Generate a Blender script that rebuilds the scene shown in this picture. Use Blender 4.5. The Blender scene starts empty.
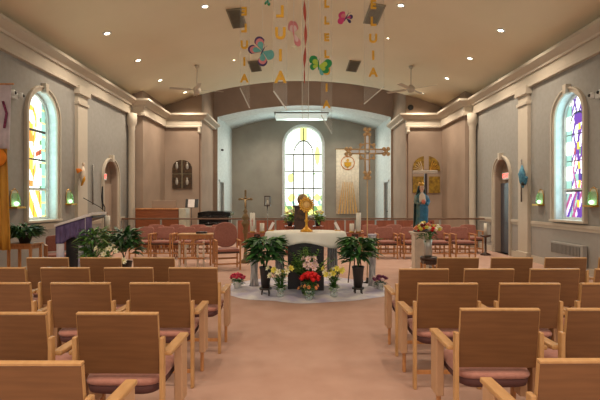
import bpy, math, random
from mathutils import Vector, Matrix
random.seed(7)
PI = math.pi
sc = bpy.context.scene
COL = sc.collection
EYE = 1.54
F = 450.0

def P(px, py, Y):
    return Vector(((px-300)*Y/F, Y, EYE-(py-201)*Y/F))

# ------------------------------------------------------------------ materials
def lin(c):
    r = []
    for v in c:
        v = v/255.0
        r.append(v/12.92 if v <= .04045 else ((v+.055)/1.055)**2.4)
    return (r[0], r[1], r[2], 1)

def new_mat(name):
    m = bpy.data.materials.new(name); m.use_nodes = True
    nt = m.node_tree
    return m, nt, nt.nodes['Principled BSDF']

def mat(name, c, rough=.6, metal=0, c2=None, scale=8, bump=0, stretch=(1, 1, 1), alpha=None, trans=0, spec=None, detail=3, sheen=0):
    m, nt, b = new_mat(name)
    b.inputs['Base Color'].default_value = lin(c)
    b.inputs['Roughness'].default_value = rough
    b.inputs['Metallic'].default_value = metal
    if spec is not None: b.inputs['Specular IOR Level'].default_value = spec
    if trans: b.inputs['Transmission Weight'].default_value = trans
    if sheen: b.inputs['Sheen Weight'].default_value = sheen
    tc = nt.nodes.new('ShaderNodeTexCoord'); mp = nt.nodes.new('ShaderNodeMapping')
    mp.inputs['Scale'].default_value = stretch
    nt.links.new(tc.outputs['Object'], mp.inputs['Vector'])
    nz = nt.nodes.new('ShaderNodeTexNoise'); nz.inputs['Scale'].default_value = scale; nz.inputs['Detail'].default_value = detail
    nt.links.new(mp.outputs['Vector'], nz.inputs['Vector'])
    cr = nt.nodes.new('ShaderNodeValToRGB')
    cr.color_ramp.elements[0].position = .35; cr.color_ramp.elements[1].position = .65
    if c2 is None: c2 = tuple(min(255, v*.93) for v in c)
    cr.color_ramp.elements[0].color = lin(c2); cr.color_ramp.elements[1].color = lin(c)
    nt.links.new(nz.outputs['Fac'], cr.inputs['Fac'])
    nt.links.new(cr.outputs['Color'], b.inputs['Base Color'])
    if bump:
        bp = nt.nodes.new('ShaderNodeBump'); bp.inputs['Strength'].default_value = bump; bp.inputs['Distance'].default_value = .01
        nt.links.new(nz.outputs['Fac'], bp.inputs['Height']); nt.links.new(bp.outputs['Normal'], b.inputs['Normal'])
    return m

def emis(name, c, s):
    m, nt, b = new_mat(name)
    b.inputs['Base Color'].default_value = lin(c)
    b.inputs['Emission Color'].default_value = lin(c)
    b.inputs['Emission Strength'].default_value = s
    b.inputs['Roughness'].default_value = .3
    return m

def clear(name, c, a):
    m, nt, b = new_mat(name)
    tr = nt.nodes.new('ShaderNodeBsdfTransparent'); mx = nt.nodes.new('ShaderNodeMixShader')
    b.inputs['Base Color'].default_value = lin(c); b.inputs['Roughness'].default_value = .15
    mx.inputs[0].default_value = a
    nt.links.new(tr.outputs[0], mx.inputs[1]); nt.links.new(b.outputs[0], mx.inputs[2])
    nt.links.new(mx.outputs[0], nt.nodes['Material Output'].inputs[0])
    return m

M = dict(
 carpet=mat('carpet', (190, 156, 140), .95, c2=(182, 147, 131), scale=3.0, bump=.15, detail=8, spec=.1),
 ceil=mat('ceiling_paint', (232, 214, 184), .9, c2=(229, 211, 180), scale=1.0, spec=.1),
 paper=mat('damask_wallpaper', (155, 153, 148), .85, c2=(150, 148, 142), scale=9, detail=3, spec=.15),
 dado=mat('dado_paint', (160, 156, 150), .7, spec=.2, c2=(157, 153, 147)),
 beige=mat('beige_plaster', (164, 145, 129), .85, spec=.15, scale=1.2),
 taupe=mat('taupe_plaster', (150, 130, 112), .85, spec=.15, scale=1.2),
 grey=mat('grey_plaster', (166, 160, 148), .85, spec=.15, scale=1.2),
 trim=mat('cream_trim', (194, 184, 168), .6, spec=.2, c2=(191, 181, 165)),
 white=mat('white_paint', (226, 230, 228), .5),
 chwhite=mat('chancel_white_paint', (222, 228, 226), .6, spec=.2),
 wood=mat('chair_veneer', (124, 83, 50), .42, c2=(112, 74, 44), scale=3.0, stretch=(1.2, 4, 16), detail=6),
 edge=mat('light_oak_edging', (198, 152, 102), .4, c2=(184, 138, 88), scale=4, stretch=(6, 2, 2)),
 oak=mat('honey_oak', (196, 136, 84), .45, c2=(176, 118, 70), scale=4, stretch=(6, 6, 1)),
 panel=mat('red_brown_wood', (160, 92, 66), .45, c2=(140, 78, 56), scale=3, stretch=(6, 6, 1)),
 dkwood=mat('dark_brown_wood', (74, 48, 34), .4, c2=(56, 36, 26), scale=4, stretch=(5, 5, 1)),
 organ=mat('organ_wood', (150, 86, 50), .4, c2=(130, 72, 42), scale=3, stretch=(1, 5, 8)),
 mauve=mat('mauve_fabric', (176, 122, 108), .92, c2=(166, 112, 98), scale=30, bump=.1, sheen=.2),
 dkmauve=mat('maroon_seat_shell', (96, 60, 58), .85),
 pink=mat('rose_pink_fabric', (160, 104, 90), .9, c2=(148, 94, 80), scale=30, sheen=.2),
 cloth=mat('white_linen', (240, 238, 228), .85, scale=5, c2=(232, 229, 216)), bronze=mat('dull_bronze', (134, 108, 72), .5, metal=.4), rail=mat('brown_handrail', (112, 82, 62), .45), panelw=mat('pale_end_panel', (196, 154, 118), .5, c2=(186, 144, 108), scale=4, stretch=(4, 4, 1)), palegold=mat('pale_gilding', (206, 170, 122), .4, metal=.35), hgrille=mat('heater_grille', (58, 53, 48), .6),
 tulle=mat('silvery_drape_cloth', (222, 216, 214), .8, c2=(176, 168, 194), scale=3.0, detail=4),
 drape=mat('grey_drape_cloth', (206, 200, 196), .8, c2=(140, 136, 138), scale=9, stretch=(3, 3, .6)),
 purple=mat('purple_cloth', (112, 94, 134), .85, c2=(84, 68, 104), scale=9, stretch=(2, 2, .5)),
 black=mat('black_lacquer', (14, 13, 14), .2),
 altar=mat('dark_stone', (44, 40, 40), .4, c2=(32, 29, 30), scale=6),
 brass=mat('polished_brass', (212, 160, 72), .3, metal=.85),
 gold=mat('gold_leaf', (222, 160, 50), .4, metal=.4),
 artgold=mat('mottled_gold_panel', (160, 128, 40), .5, metal=.2, c2=(112, 84, 28), scale=9),
 artdark=mat('dark_bronze_panel', (84, 62, 40), .5, metal=.2, c2=(46, 34, 24), scale=14),
 silver=mat('silver_metal', (190, 186, 178), .35, metal=.7),
 greymetal=mat('grey_metal', (120, 116, 110), .4, metal=.4),
 leaf=mat('leaf_green', (84, 136, 62), .5, c2=(46, 92, 42), scale=14),
 leafd=mat('dark_leaf', (56, 100, 52), .5, c2=(32, 66, 36), scale=14),
 leafl=mat('light_leaf', (140, 176, 80), .5, c2=(94, 136, 58), scale=14),
 potdk=mat('dark_pot', (52, 46, 44), .5),
 potwh=mat('white_pot', (222, 220, 210), .4),
 lily=mat('cream_petal', (244, 238, 206), .6), yellow=mat('yellow_petal', (232, 218, 92), .6),
 red=mat('red_petal', (232, 30, 30), .6, c2=(206, 16, 22), scale=30), rose=mat('pink_red_petal', (224, 66, 96), .6, c2=(190, 40, 72), scale=30),
 plum=mat('plum_petal', (150, 66, 104), .6, c2=(92, 32, 66), scale=30), blush=mat('blush_petal', (238, 204, 200), .6),
 peach=mat('peach_petal', (236, 140, 96), .6), dkred=mat('dark_red_petal', (128, 20, 26), .6),
 wax=mat('candle_wax', (240, 232, 216), .5), waxred=mat('red_candle_motif', (206, 110, 90), .5),
 glass=clear('clear_glass', (200, 214, 206), .35), acryl=clear('clear_acrylic', (216, 216, 206), .09), acedge=clear('acrylic_cut_edge', (236, 234, 222), .6),
 orange=mat('orange_letter', (232, 176, 44), .5), orangeb=mat('orange_felt', (226, 132, 30), .8),
 teal=mat('turquoise_paper', (104, 178, 172), .6), navy=mat('purple_navy_paper', (66, 46, 96), .6), bpink=mat('pink_paper', (222, 136, 138), .6),
 bgreen=mat('green_paper', (24, 138, 70), .6), blime=mat('lime_paper', (176, 204, 64), .6), magenta=mat('magenta_paper', (206, 62, 120), .6),
 ribbon=mat('coral_ribbon', (196, 84, 66), .6),
 bannerw=mat('pale_banner_cloth', (250, 236, 212), .85), bannerp=mat('lilac_banner_cloth', (206, 192, 196), .85), bannerg=mat('golden_banner_cloth', (196, 140, 44), .7, c2=(164, 110, 30), scale=5, stretch=(4, 4, .4)),
 amber=mat('amber_stripe', (242, 196, 120), .7),
 skin=mat('painted_skin', (222, 176, 148), .5), robe=mat('blue_robe_paint', (36, 112, 148), .45, c2=(24, 84, 118), scale=10), mantle=mat('green_mantle_paint', (44, 92, 100), .45, c2=(104, 112, 96), scale=8), ivory=mat('ivory_paint', (222, 206, 186), .5),
 slate=mat('slate_door_paint', (70, 70, 78), .4), grille=mat('dark_grille', (112, 102, 84), .8, spec=.1), vent=mat('vent_metal', (136, 126, 104), .8, spec=.1),
 blackm=mat('black_metal', (28, 26, 26), .4), paperw=mat('white_paper', (236, 226, 222), .7),
 bluecl=mat('light_blue_cloth', (88, 150, 172), .8, c2=(60, 110, 140), scale=20), keys=mat('ivory_side_panel', (196, 190, 170), .5),
)
M['canlight'] = emis('lamp_glow', (255, 232, 200), 6)
M['exit'] = emis('exit_red', (240, 70, 50), 1.2)
M['sconce'] = clear('green_sconce_glass', (120, 190, 130), .5)
M['sconceb'] = emis('sconce_bulb_glow', (190, 255, 190), 3.0)
M['chlight'] = emis('chancel_lamp_glow', (226, 240, 232), .3)
G = {
 'w': emis('bright_clear_glass', (246, 255, 244), .95), 'y': emis('yellow_glass', (250, 205, 80), .62), 'a': emis('amber_glass', (224, 150, 50), .55),
 'c': emis('pale_cyan_glass', (160, 214, 206), .5), 'p': emis('violet_glass', (104, 60, 168), .55), 'm': emis('magenta_glass', (176, 84, 146), .55),
 'b': emis('blue_glass', (60, 60, 150), .4), 'g': emis('green_glass', (120, 170, 110), .5), 'r': emis('rust_glass', (190, 84, 40), .5),
 'k': mat('lead_came', (66, 66, 62), .6), 'l': emis('lemon_glass', (240, 244, 140), .75), 'v': emis('pale_lilac_glass', (220, 210, 244), .75),
}

# ------------------------------------------------------------------ mesh builder
class MB:
    def __init__(s): s.v = []; s.f = []; s.m = []; s.s = []
    def add(s, vs, fs, mi=0, sm=False, T=None):
        n = len(s.v)
        for v in vs:
            v = Vector(v)
            if T is not None: v = T @ v
            s.v.append(v)
        for f in fs:
            s.f.append([i+n for i in f]); s.m.append(mi); s.s.append(sm)
        return s
    def box(s, x0, x1, y0, y1, z0, z1, mi=0, T=None):
        vs = [(x0,y0,z0),(x1,y0,z0),(x1,y1,z0),(x0,y1,z0),(x0,y0,z1),(x1,y0,z1),(x1,y1,z1),(x0,y1,z1)]
        return s.add(vs, [(0,3,2,1),(4,5,6,7),(0,1,5,4),(1,2,6,5),(2,3,7,6),(3,0,4,7)], mi, False, T)
    def bar(s, a, b, w, d, mi=0):           # rectangular bar from a to b
        a = Vector(a); b = Vector(b); z = (b-a).normalized()
        up = Vector((0,0,1)) if abs(z.z) < .95 else Vector((0,1,0))
        x = up.cross(z).normalized(); y = z.cross(x)
        vs = [a+x*i*w/2+y*j*d/2 for i,j in ((-1,-1),(1,-1),(1,1),(-1,1))]+[b+x*i*w/2+y*j*d/2 for i,j in ((-1,-1),(1,-1),(1,1),(-1,1))]
        return s.add(vs, [(0,3,2,1),(4,5,6,7),(0,1,5,4),(1,2,6,5),(2,3,7,6),(3,0,4,7)], mi)
    def tube(s, pts, r, n=8, mi=0, cap=True):
        pts = [Vector(p) for p in pts]; rr = r if isinstance(r, (list, tuple)) else [r]*len(pts)
        vs = []; fs = []; px = None
        for i, p in enumerate(pts):
            d = (pts[min(i+1, len(pts)-1)]-pts[max(i-1, 0)]).normalized()
            if px is None:
                px = d.orthogonal().normalized()
            px = (px - d*px.dot(d)).normalized(); py = d.cross(px)
            for k in range(n):
                a = 2*PI*k/n; vs.append(p+(px*math.cos(a)+py*math.sin(a))*rr[i])
        for i in range(len(pts)-1):
            for k in range(n):
                fs.append((i*n+k, i*n+(k+1)%n, (i+1)*n+(k+1)%n, (i+1)*n+k))
        if cap: fs.append(tuple(range(n))[::-1]); fs.append(tuple((len(pts)-1)*n+k for k in range(n)))
        return s.add(vs, fs, mi, True)
    def lathe(s, prof, c=(0,0,0), n=20, mi=0, sx=1, sy=1, T=None, wav=None, sm=True):
        vs = []; fs = []; c = Vector(c)
        for r, z in prof:
            for k in range(n):
                a = 2*PI*k/n; q = r*(1+(wav(a, z) if wav else 0))
                vs.append(c+Vector((q*math.cos(a)*sx, q*math.sin(a)*sy, z)))
        for i in range(len(prof)-1):
            for k in range(n):
                fs.append((i*n+k, i*n+(k+1)%n, (i+1)*n+(k+1)%n, (i+1)*n+k))
        if prof[0][0] > 1e-5: fs.append(tuple(range(n))[::-1])
        if prof[-1][0] > 1e-5: fs.append(tuple((len(prof)-1)*n+k for k in range(n)))
        return s.add(vs, fs, mi, sm, T)
    def ball(s, c, rx, ry=None, rz=None, n=12, m=8, mi=0, T=None):
        ry = ry or rx; rz = rz or rx
        prof = [(max(1e-6, math.sin(PI*i/m)), -math.cos(PI*i/m)) for i in range(m+1)]
        vs = []; fs = []
        for r, z in prof:
            for k in range(n):
                a = 2*PI*k/n; vs.append((c[0]+r*math.cos(a)*rx, c[1]+r*math.sin(a)*ry, c[2]+z*rz))
        for i in range(m):
            for k in range(n): fs.append((i*n+k, i*n+(k+1)%n, (i+1)*n+(k+1)%n, (i+1)*n+k))
        return s.add(vs, fs, mi, True, T)
    def prism(s, poly, y0, y1, mi=0, T=None):      # poly in xz, extruded along y
        n = len(poly)
        vs = [(x, y0, z) for x, z in poly]+[(x, y1, z) for x, z in poly]
        fs = [tuple(range(n)), tuple(range(2*n-1, n-1, -1))]+[(i, n+i, n+(i+1)%n, (i+1)%n) for i in range(n)]
        return s.add(vs, fs, mi, False, T)
    def leaf(s, p, d, L, w, droop=.3, mi=0, seg=4, fold=.25):
        p = Vector(p); d = Vector(d).normalized(); side = d.cross(Vector((0,0,1)))
        side = side.normalized() if side.length > .01 else Vector((1,0,0))
        vs = []; fs = []
        for i in range(seg+1):
            t = i/seg; q = p+d*L*t+Vector((0,0,-droop*L*t*t))
            ww = w*(math.sin(PI*min(1, .12+t*.88))**.8) if i < seg else .002
            up = Vector((0,0,fold*ww))
            vs += [q-side*ww/2+up, q, q+side*ww/2+up]
        for i in range(seg):
            a = i*3; fs += [(a, a+1, a+4, a+3), (a+1, a+2, a+5, a+4)]
        return s.add(vs, fs, mi, True)
    def build(s, name, mats, parent=None, bevel=0, loc=None, solid=0, sub=0):
        me = bpy.data.meshes.new(name)
        me.from_pydata([tuple(v) for v in s.v], [], s.f)
        if not isinstance(mats, (list, tuple)): mats = [mats]
        for m in mats: me.materials.append(m)
        me.polygons.foreach_set('material_index', s.m)
        me.polygons.foreach_set('use_smooth', s.s)
        me.update()
        o = bpy.data.objects.new(name, me); COL.objects.link(o)
        if parent is not None: o.parent = parent
        if loc is not None: o.location = loc
        if solid:
            md = o.modifiers.new('solid', 'SOLIDIFY'); md.thickness = solid; md.offset = 0
        if bevel:
            md = o.modifiers.new('bevel', 'BEVEL'); md.width = bevel; md.segments = 2; md.limit_method = 'ANGLE'; md.angle_limit = .7
        if sub:
            md = o.modifiers.new('sub', 'SUBSURF'); md.levels = sub; md.render_levels = sub
        return o

def thing(name, label, cat, loc=(0,0,0), rz=0, group=None):
    o = bpy.data.objects.new(name, None); COL.objects.link(o); o.empty_display_size = .1
    o.location = loc; o.rotation_euler = (0,0,rz)
    o['label'] = label; o['category'] = cat
    if group: o['group'] = group
    return o
def tag(o, label, cat, group=None, kind=None):
    o['label'] = label; o['category'] = cat
    if group: o['group'] = group
    if kind: o['kind'] = kind
    return o
def struct(o):
    o['kind'] = 'structure'; return o
def dup(root, loc, rz=None, label=None):
    r = root.copy(); COL.objects.link(r); r.location = loc
    if rz is not None: r.rotation_euler = (0,0,rz)
    if label: r['label'] = label
    for ch in [c for c in root.children]:
        c = ch.copy(); COL.objects.link(c); c.parent = r
        for g in ch.children:
            d = g.copy(); COL.objects.link(d); d.parent = c
    return r
class Placer:
    def __init__(s, root): s.r = root; s.used = False
    def put(s, loc, rz=0, label=None):
        if not s.used:
            s.used = True; s.r.location = loc; s.r.rotation_euler = (0,0,rz)
            if label: s.r['label'] = label
            return s.r
        return dup(s.r, loc, rz, label)
ORD = ['', 'first', 'second', 'third', 'fourth', 'fifth', 'sixth', 'seventh', 'eighth']

# ------------------------------------------------------------------ room dimensions
XL, XR = -5.76, 5.90
YB = -5.0            # nave runs on behind the camera
YP = 15.3            # piers step in
PL, PR = -5.34, 5.61
YW = 17.8            # wing wall
WL, WR = -3.90, 4.19
YA = 20.3            # wall with the great arch
AL, AR = -3.72, 4.10
YA2 = 21.4
YC = 24.6            # chancel back wall
ZT = 6.9
def zc(x): return 6.29-.0335*(x-.1)**2

# floor
f = MB().box(-8, 8, YB, 26, -.1, 0); struct(f.build('floor', M['carpet']))

# ceiling (vault)
c = MB(); n = 40
vs = []; fs = []
for i in range(n+1):
    x = XL-.02+(XR-XL+.04)*i/n
    vs += [(x, YB, zc(x)), (x, YW, zc(x)), (x, YW, zc(x)+.25), (x, YB, zc(x)+.25)]
for i in range(n):
    a = i*4
    for k in range(4): fs.append((a+k, a+(k+1)%4, a+4+(k+1)%4, a+4+k))
c.add(vs, fs, 0, True); struct(c.build('ceiling', M['ceil']))
c = MB().box(WL-.3, WR+.3, YW, YA+.3, 7.2, 7.3); struct(c.build('ceiling', M['ceil']))
# chancel vault
c = MB(); vs = []; fs = []
def zch(x): 
    t = (x-.19)/3.95
    return 6.15-.72*t*t
n = 24
for i in range(n+1):
    x = AL-.05+(AR-AL+.1)*i/n
    vs += [(x, YA2, zch(x)), (x, YC+.1, zch(x)), (x, YC+.1, 6.5), (x, YA2, 6.5)]
for i in range(n):
    a = i*4
    for k in range(4): fs.append((a+k, a+(k+1)%4, a+4+(k+1)%4, a+4+k))
c.add(vs, fs, 0, True); struct(c.build('ceiling', M['chwhite']))

# ---- walls with arched openings.  plane x = X (side walls) or y = Y (end walls)
def wall_open(u0, u1, z0, ztop, ops, depth, conv, mi_win=1, sill=True):
    """ops: (uc, hw, zsill, zspring, rise). conv(u, z, d) -> point"""
    b = MB(); N = 20
    def q(a, bb, cc, d, mi=0): b.add([a, bb, cc, d], [(0,1,2,3)], mi)
    ops = sorted(ops); cur = u0
    zt = ztop if callable(ztop) else (lambda u: ztop)
    def solid(a, e, k=1):
        for i in range(k):
            s0 = a+(e-a)*i/k; s1 = a+(e-a)*(i+1)/k
            q(conv(s0, z0, 0), conv(s1, z0, 0), conv(s1, zt(s1), 0), conv(s0, zt(s0), 0))
    for (uc, hw, zs, zp, rise) in ops:
        solid(cur, uc-hw, 4); mi_reveal = 2 if zs <= 0 else mi_win
        def za(u): 
            t = (u-uc)/hw; return zp+rise*math.sqrt(max(0, 1-t*t))
        for i in range(N):
            a0 = uc-hw*math.cos(PI*i/N); a1 = uc-hw*math.cos(PI*(i+1)/N)
            q(conv(a0, za(a0), 0), conv(a1, za(a1), 0), conv(a1, zt(a1), 0), conv(a0, zt(a0), 0))
            q(conv(a0, za(a0), 0), conv(a1, za(a1), 0), conv(a1, za(a1), depth), conv(a0, za(a0), depth), mi_reveal)
            if zs > z0: q(conv(a0, z0, 0), conv(a1, z0, 0), conv(a1, zs, 0), conv(a0, zs, 0))
        for e in (uc-hw, uc+hw): q(conv(e, zs, 0), conv(e, zp, 0), conv(e, zp, depth), conv(e, zs, depth), mi_reveal)
        q(conv(uc-hw, zs, 0), conv(uc+hw, zs, 0), conv(uc+hw, zs, depth), conv(uc-hw, zs, depth), mi_reveal)
        cur = uc+hw
    solid(cur, u1, 4)
    return b
ZR = 1.0
WIN_L = (10.06, .55, 1.12, 3.42, .56); WIN_R = (9.86, .51, 1.12, 3.38, .53)
DR_L = (13.65, .50, 0, 2.25, .50); DR_R = (13.12, .48, 0, 2.26, .50)
cl = lambda u, z, d: (XL-d, u, z)
cr_ = lambda u, z, d: (XR+d, u, z)
# upper (papered) and dado zones share one wall mesh per side: dado is its own panelled band below
def side_wall(name, conv, wins, door):
    ops = list(wins)+[door]
    b = wall_open(YB, YP, 0, ZT-1.4, ops, .32, conv)
    o = struct(b.build(name, [M['paper'], M['chwhite'], M['beige']]))
    return o
wl = side_wall('wall_left', cl, [WIN_L, (4.2,.55,1.12,3.42,.56), (-1.6,.55,1.12,3.42,.56)], DR_L)
wr = side_wall('wall_right', cr_, [WIN_R, (4.0,.51,1.12,3.38,.53), (-1.8,.51,1.12,3.38,.53)], DR_R)
# dado boarding, chair rail, panels, baseboards
def dado(side, X, s, spans):
    b = MB(); r = MB(); p = MB(); bb = MB()
    for (a, e) in spans:
        x0, x1 = sorted((X, X+s*.015)); b.box(x0, x1, a, e, .12, ZR-.03)
        x0, x1 = sorted((X, X+s*.05)); r.box(x0, x1, a, e, ZR-.03, ZR+.035)
        x0, x1 = sorted((X, X+s*.03)); r.box(x0, x1, a, e, ZR-.10, ZR-.03)
        x0, x1 = sorted((X, X+s*.035)); bb.box(x0, x1, a, e, 0, .17)
        L = e-a; k = max(1, round(L/2.4))
        if L > 2.4: continue
        for i in range(k):
            q0 = a+L*i/k+.14; q1 = a+L*(i+1)/k-.14
            if q1-q0 < .3: continue
            x0, x1 = sorted((X+s*.01, X+s*.03))
            p.box(x0, x1, q0, q1, .27, .30); p.box(x0, x1, q0, q1, .80, .83)
            p.box(x0, x1, q0, q0+.03, .27, .83); p.box(x0, x1, q1-.03, q1, .27, .83)
    struct(b.build('wall_'+side, M['dado'])); struct(r.build('trim_1', M['trim'])); struct(p.build('trim_2', M['dado'])); struct(bb.build('baseboard_'+side, M['trim']))
dado('left', XL, 1, [(YB, 11.45), (12.1, 12.98), (14.32, 14.72)])
dado('right', XR, -1, [(YB, 11.42), (12.08, 12.5), (13.75, 14.72)])

# pilasters
def pilaster(side, X, s, y0, y1):
    b = MB()
    x0, x1 = sorted((X-s*.01, X+s*.09)); b.box(x0, x1, y0, y1, 0, 4.4)
    x0, x1 = sorted((X-s*.01, X+s*.13)); b.box(x0, x1, y0-.03, y1+.03, 0, .22)
    b.box(x0, x1, y0-.02, y1+.02, 4.02, 4.1); 
    x0, x1 = sorted((X-s*.01, X+s*.16)); b.box(x0, x1, y0-.05, y1+.05, 4.28, 4.5)
    for k in ():
        yy = y0+.1+(y1-y0-.2)*k/2
        x0, x1 = sorted((X+s*.08, X+s*.105)); b.box(x0, x1, yy-.015, yy+.015, .3, 3.95)
    struct(b.build('trim_3', M['trim'], bevel=.008))
for y0 in (11.5, 5.9, .3):
    pilaster('left', XL, 1, y0, y0+.52); pilaster('right', XR, -1, y0, y0+.5)
# slim columns in front of the piers
for X, y in ((XL+.14, 15.02), (XR-.14, 15.02)):
    b = MB(); b.lathe([(.16,0),(.16,.12),(.12,.2),(.11,.3),(.105,3.9),(.12,3.95),(.11,4.02),(.15,4.1),(.17,4.2),(.17,4.46)], (X, y, 0), 20)
    struct(b.build('trim_4', M['trim']))

# window casings with keystones
def casing(X, s, op, w=.11, sill=True):
    uc, hw, zs, zp, rise = op; b = MB(); N = 20
    def ring(hw0, r0, hw1, r1, d0, d1, z0):
        pin = [(uc-hw0, z0)]+[(uc-hw0*math.cos(PI*i/N), zp+r0*math.sin(PI*i/N)) for i in range(N+1)]+[(uc+hw0, z0)]
        pout = [(uc-hw1, z0)]+[(uc-hw1*math.cos(PI*i/N), zp+r1*math.sin(PI*i/N)) for i in range(N+1)]+[(uc+hw1, z0)]
        vs = []
        for (a, z), (c2, z2) in zip(pin, pout):
            vs += [(X+s*d0, a, z), (X+s*d1, a, z), (X+s*d1, c2, z2), (X+s*d0, c2, z2)]
        fs = []
        for i in range(len(pin)-1):
            for k in range(4): fs.append((i*4+k, i*4+(k+1)%4, i*4+4+(k+1)%4, i*4+4+k))
        b.add(vs, fs)
    ring(hw, rise, hw+w, rise+w, -.005, .045, zs)
    ring(hw+w*.7, rise+w*.7, hw+w*1.1, rise+w*1.1, -.005, .075, zs)
    zk = zp+rise
    kz = [(-.05, zk-.03), (.05, zk-.03), (.07, zk+.18), (-.07, zk+.18)]
    vs = [(X+s*.0, uc+a, z) for a, z in kz]+[(X+s*.12, uc+a, z) for a, z in kz]
    b.add(vs, [(0,1,2,3),(7,6,5,4),(0,4,5,1),(1,5,6,2),(2,6,7,3),(3,7,4,0)])
    if sill:
        x0, x1 = sorted((X-s*.02, X+s*.1)); b.box(x0, x1, uc-hw-w*1.2, uc+hw+w*1.2, zs-.05, zs)
    return b
def in_arch(u, z, hw, zp, rise):
    if z <= zp: return abs(u) <= hw
    return (u/hw)**2+((z-zp)/rise)**2 <= 1
# stained glass: cells of coloured glass and lead, function gives the colour
def stained(X, s, op, fn, d=.21, nu=56, nz=150):
    uc, hw, zs, zp, rise = op; keys = list(G.keys()); b = MB()
    hw -= .05; zs += .05; rise -= .05; H = zp+rise-zs
    du = 2*hw/nu; dz = H/nz
    vs = {}; 
    def vid(i, j):
        if (i, j) not in vs:
            u = -hw+du*i; z = zs+dz*j
            if z > zp:
                lim = hw*math.sqrt(max(0, 1-((z-zp)/rise)**2)); u = max(-lim, min(lim, u))
            vs[(i, j)] = len(b.v); b.v.append(Vector((X-s*d, uc+u, z)))
        return vs[(i, j)]
    for j in range(nz):
        for i in range(nu):
            u = -hw+du*(i+.5); z = zs+dz*(j+.5)
            lo = zs+dz*j
            if lo > zp and abs(u) > hw*math.sqrt(max(0, 1-((lo-zp)/rise)**2))+du: continue
            k = fn(u/hw, (z-zs)/H, H)
            b.f.append([vid(i,j), vid(i+1,j), vid(i+1,j+1), vid(i,j+1)]); b.m.append(keys.index(k)); b.s.append(False)
    return b, [G[k] for k in keys]
def fn_gold(u, v, H):        # amber and yellow figure on clear and cyan; u grows away from the altar side? (far side = +u)
    if min(abs(v-.235), abs(v-.475), abs(v-.71)) < .007: return 'k'
    for e in (-.5, .05, .52):
        if abs(u-e) < .03: return 'k'
    x = u+.18; r = math.hypot(x/.46, (v-.78)/.12)
    if .75 < r < 1.05 and v > .74: return 'y'
    if abs(u+.30) < .30 and v < .76 and v > .25: return 'y' if math.sin(v*19+u*5) > -.1 else ('a' if math.sin(v*31) > .1 else 'w')
    if abs(u-.8) < .17: return 'c' if (v*9) % 1 > .12 else 'l'
    if abs(x-.05*math.sin(v*16)) < .16 and .25 < v < .8: return 'a' if math.sin(v*38+u*4) > -.2 else 'w'
    if abs(x) < .4 and .25 < v < .78: return 'y' if math.sin(v*23-u*9) > .55 else 'w'
    if abs(v-.5-.07*u) < .02: return 'r'
    if v < .22: return 'y' if math.sin(u*8+v*24) > .1 else 'w'
    if u > .5 and math.sin(v*33) > .8: return 'g'
    return 'w'
def fn_violet(u, v, H):
    if min(abs(v-.22), abs(v-.47), abs(v-.69)) < .006: return 'k'
    if abs(u-.55) < .028 or abs(u+.5) < .028: return 'k'
    if abs(math.hypot((u-.1)/.62, (v-.74)/.13)-1) < .05 and v > .74: return 'k'
    w = .06*math.sin(v*14)
    if abs(u-w) < .09 and v < .84: return 'p' if math.sin(v*40) > -.4 else 'y'
    if math.hypot((u-.02)/.36, (v-.82)/.055) < 1: return 'p' if v < .85 else 'b'
    if abs(abs(u)-.30-.1*math.sin(v*20)) < .06: return 'm' if v < .5 else 'p'
    if abs(v-.33) < .03 and abs(u) < .4: return 'b' if u < 0 else 'c'
    if abs(v-.55) < .03 and abs(u) < .35: return 'g' if u < .1 else 'r'
    if v < .2: return ('p','v','m','c')[int((u*3+v*10)*1.7) % 4]
    if u > .55: return 'c' if math.sin(v*30) > .2 else 'w'
    if math.sin(u*11+v*31) > .78: return 'p'
    if math.sin(u*6-v*23) > .4: return 'v'
    return 'w'
def window(num, X, s, op, fn, name):
    fr = casing(X, s, op)
    o = struct(fr.build(name, M['trim'], bevel=.006))
    b, ms = stained(X, s, op, fn); g = b.build('pane', ms, o)
    # inner frame
    uc, hw, zs, zp, rise = op; fb = MB(); N = 20
    pin = [(uc-hw+.06, zs+.06)]+[(uc-(hw-.06)*math.cos(PI*i/N), zp+(rise-.06)*math.sin(PI*i/N)) for i in range(N+1)]+[(uc+hw-.06, zs+.06)]
    pout = [(uc-hw, zs)]+[(uc-hw*math.cos(PI*i/N), zp+rise*math.sin(PI*i/N)) for i in range(N+1)]+[(uc+hw, zs)]
    vs = []; fs = []
    for (a, z), (c2, z2) in zip(pin, pout): vs += [(X-s*.16, a, z), (X-s*.24, a, z), (X-s*.24, c2, z2), (X-s*.16, c2, z2)]
    m = len(pin)
    for i in range(m):
        j = (i+1) % m
        for k in range(4): fs.append((i*4+k, i*4+(k+1)%4, j*4+(k+1)%4, j*4+k))
    fb.add(vs, fs)
    x0, x1 = sorted((X-s*.17, X-s*.23))
    fb.box(x0, x1, uc-hw+.03, uc+hw-.03, zs+.66, zs+.70); 
    fb.build('window_frame', M['chwhite'], o)
    k = MB(); x0, x1 = sorted((X-s*.30, X-s*.34)); k.box(x0, x1, uc-hw-.1, uc+hw+.1, zs-.1, zp+rise+.1)
    k.build('outer_light_block', M['chwhite'], o)  # unseen board added outside the glass to block world light
    return o
window(1, XL, 1, WIN_L, fn_gold, 'window_1'); window(2, XR, -1, WIN_R, fn_violet, 'window_2')
for i, y in enumerate((4.2, -1.6)): window(3+i, XL, 1, (y,.55,1.12,3.42,.56), fn_gold, 'window_%d' % (3+i))
for i, y in enumerate((4.0, -1.8)): window(5+i, XR, -1, (y,.51,1.12,3.38,.53), fn_violet, 'window_%d' % (5+i))

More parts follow.
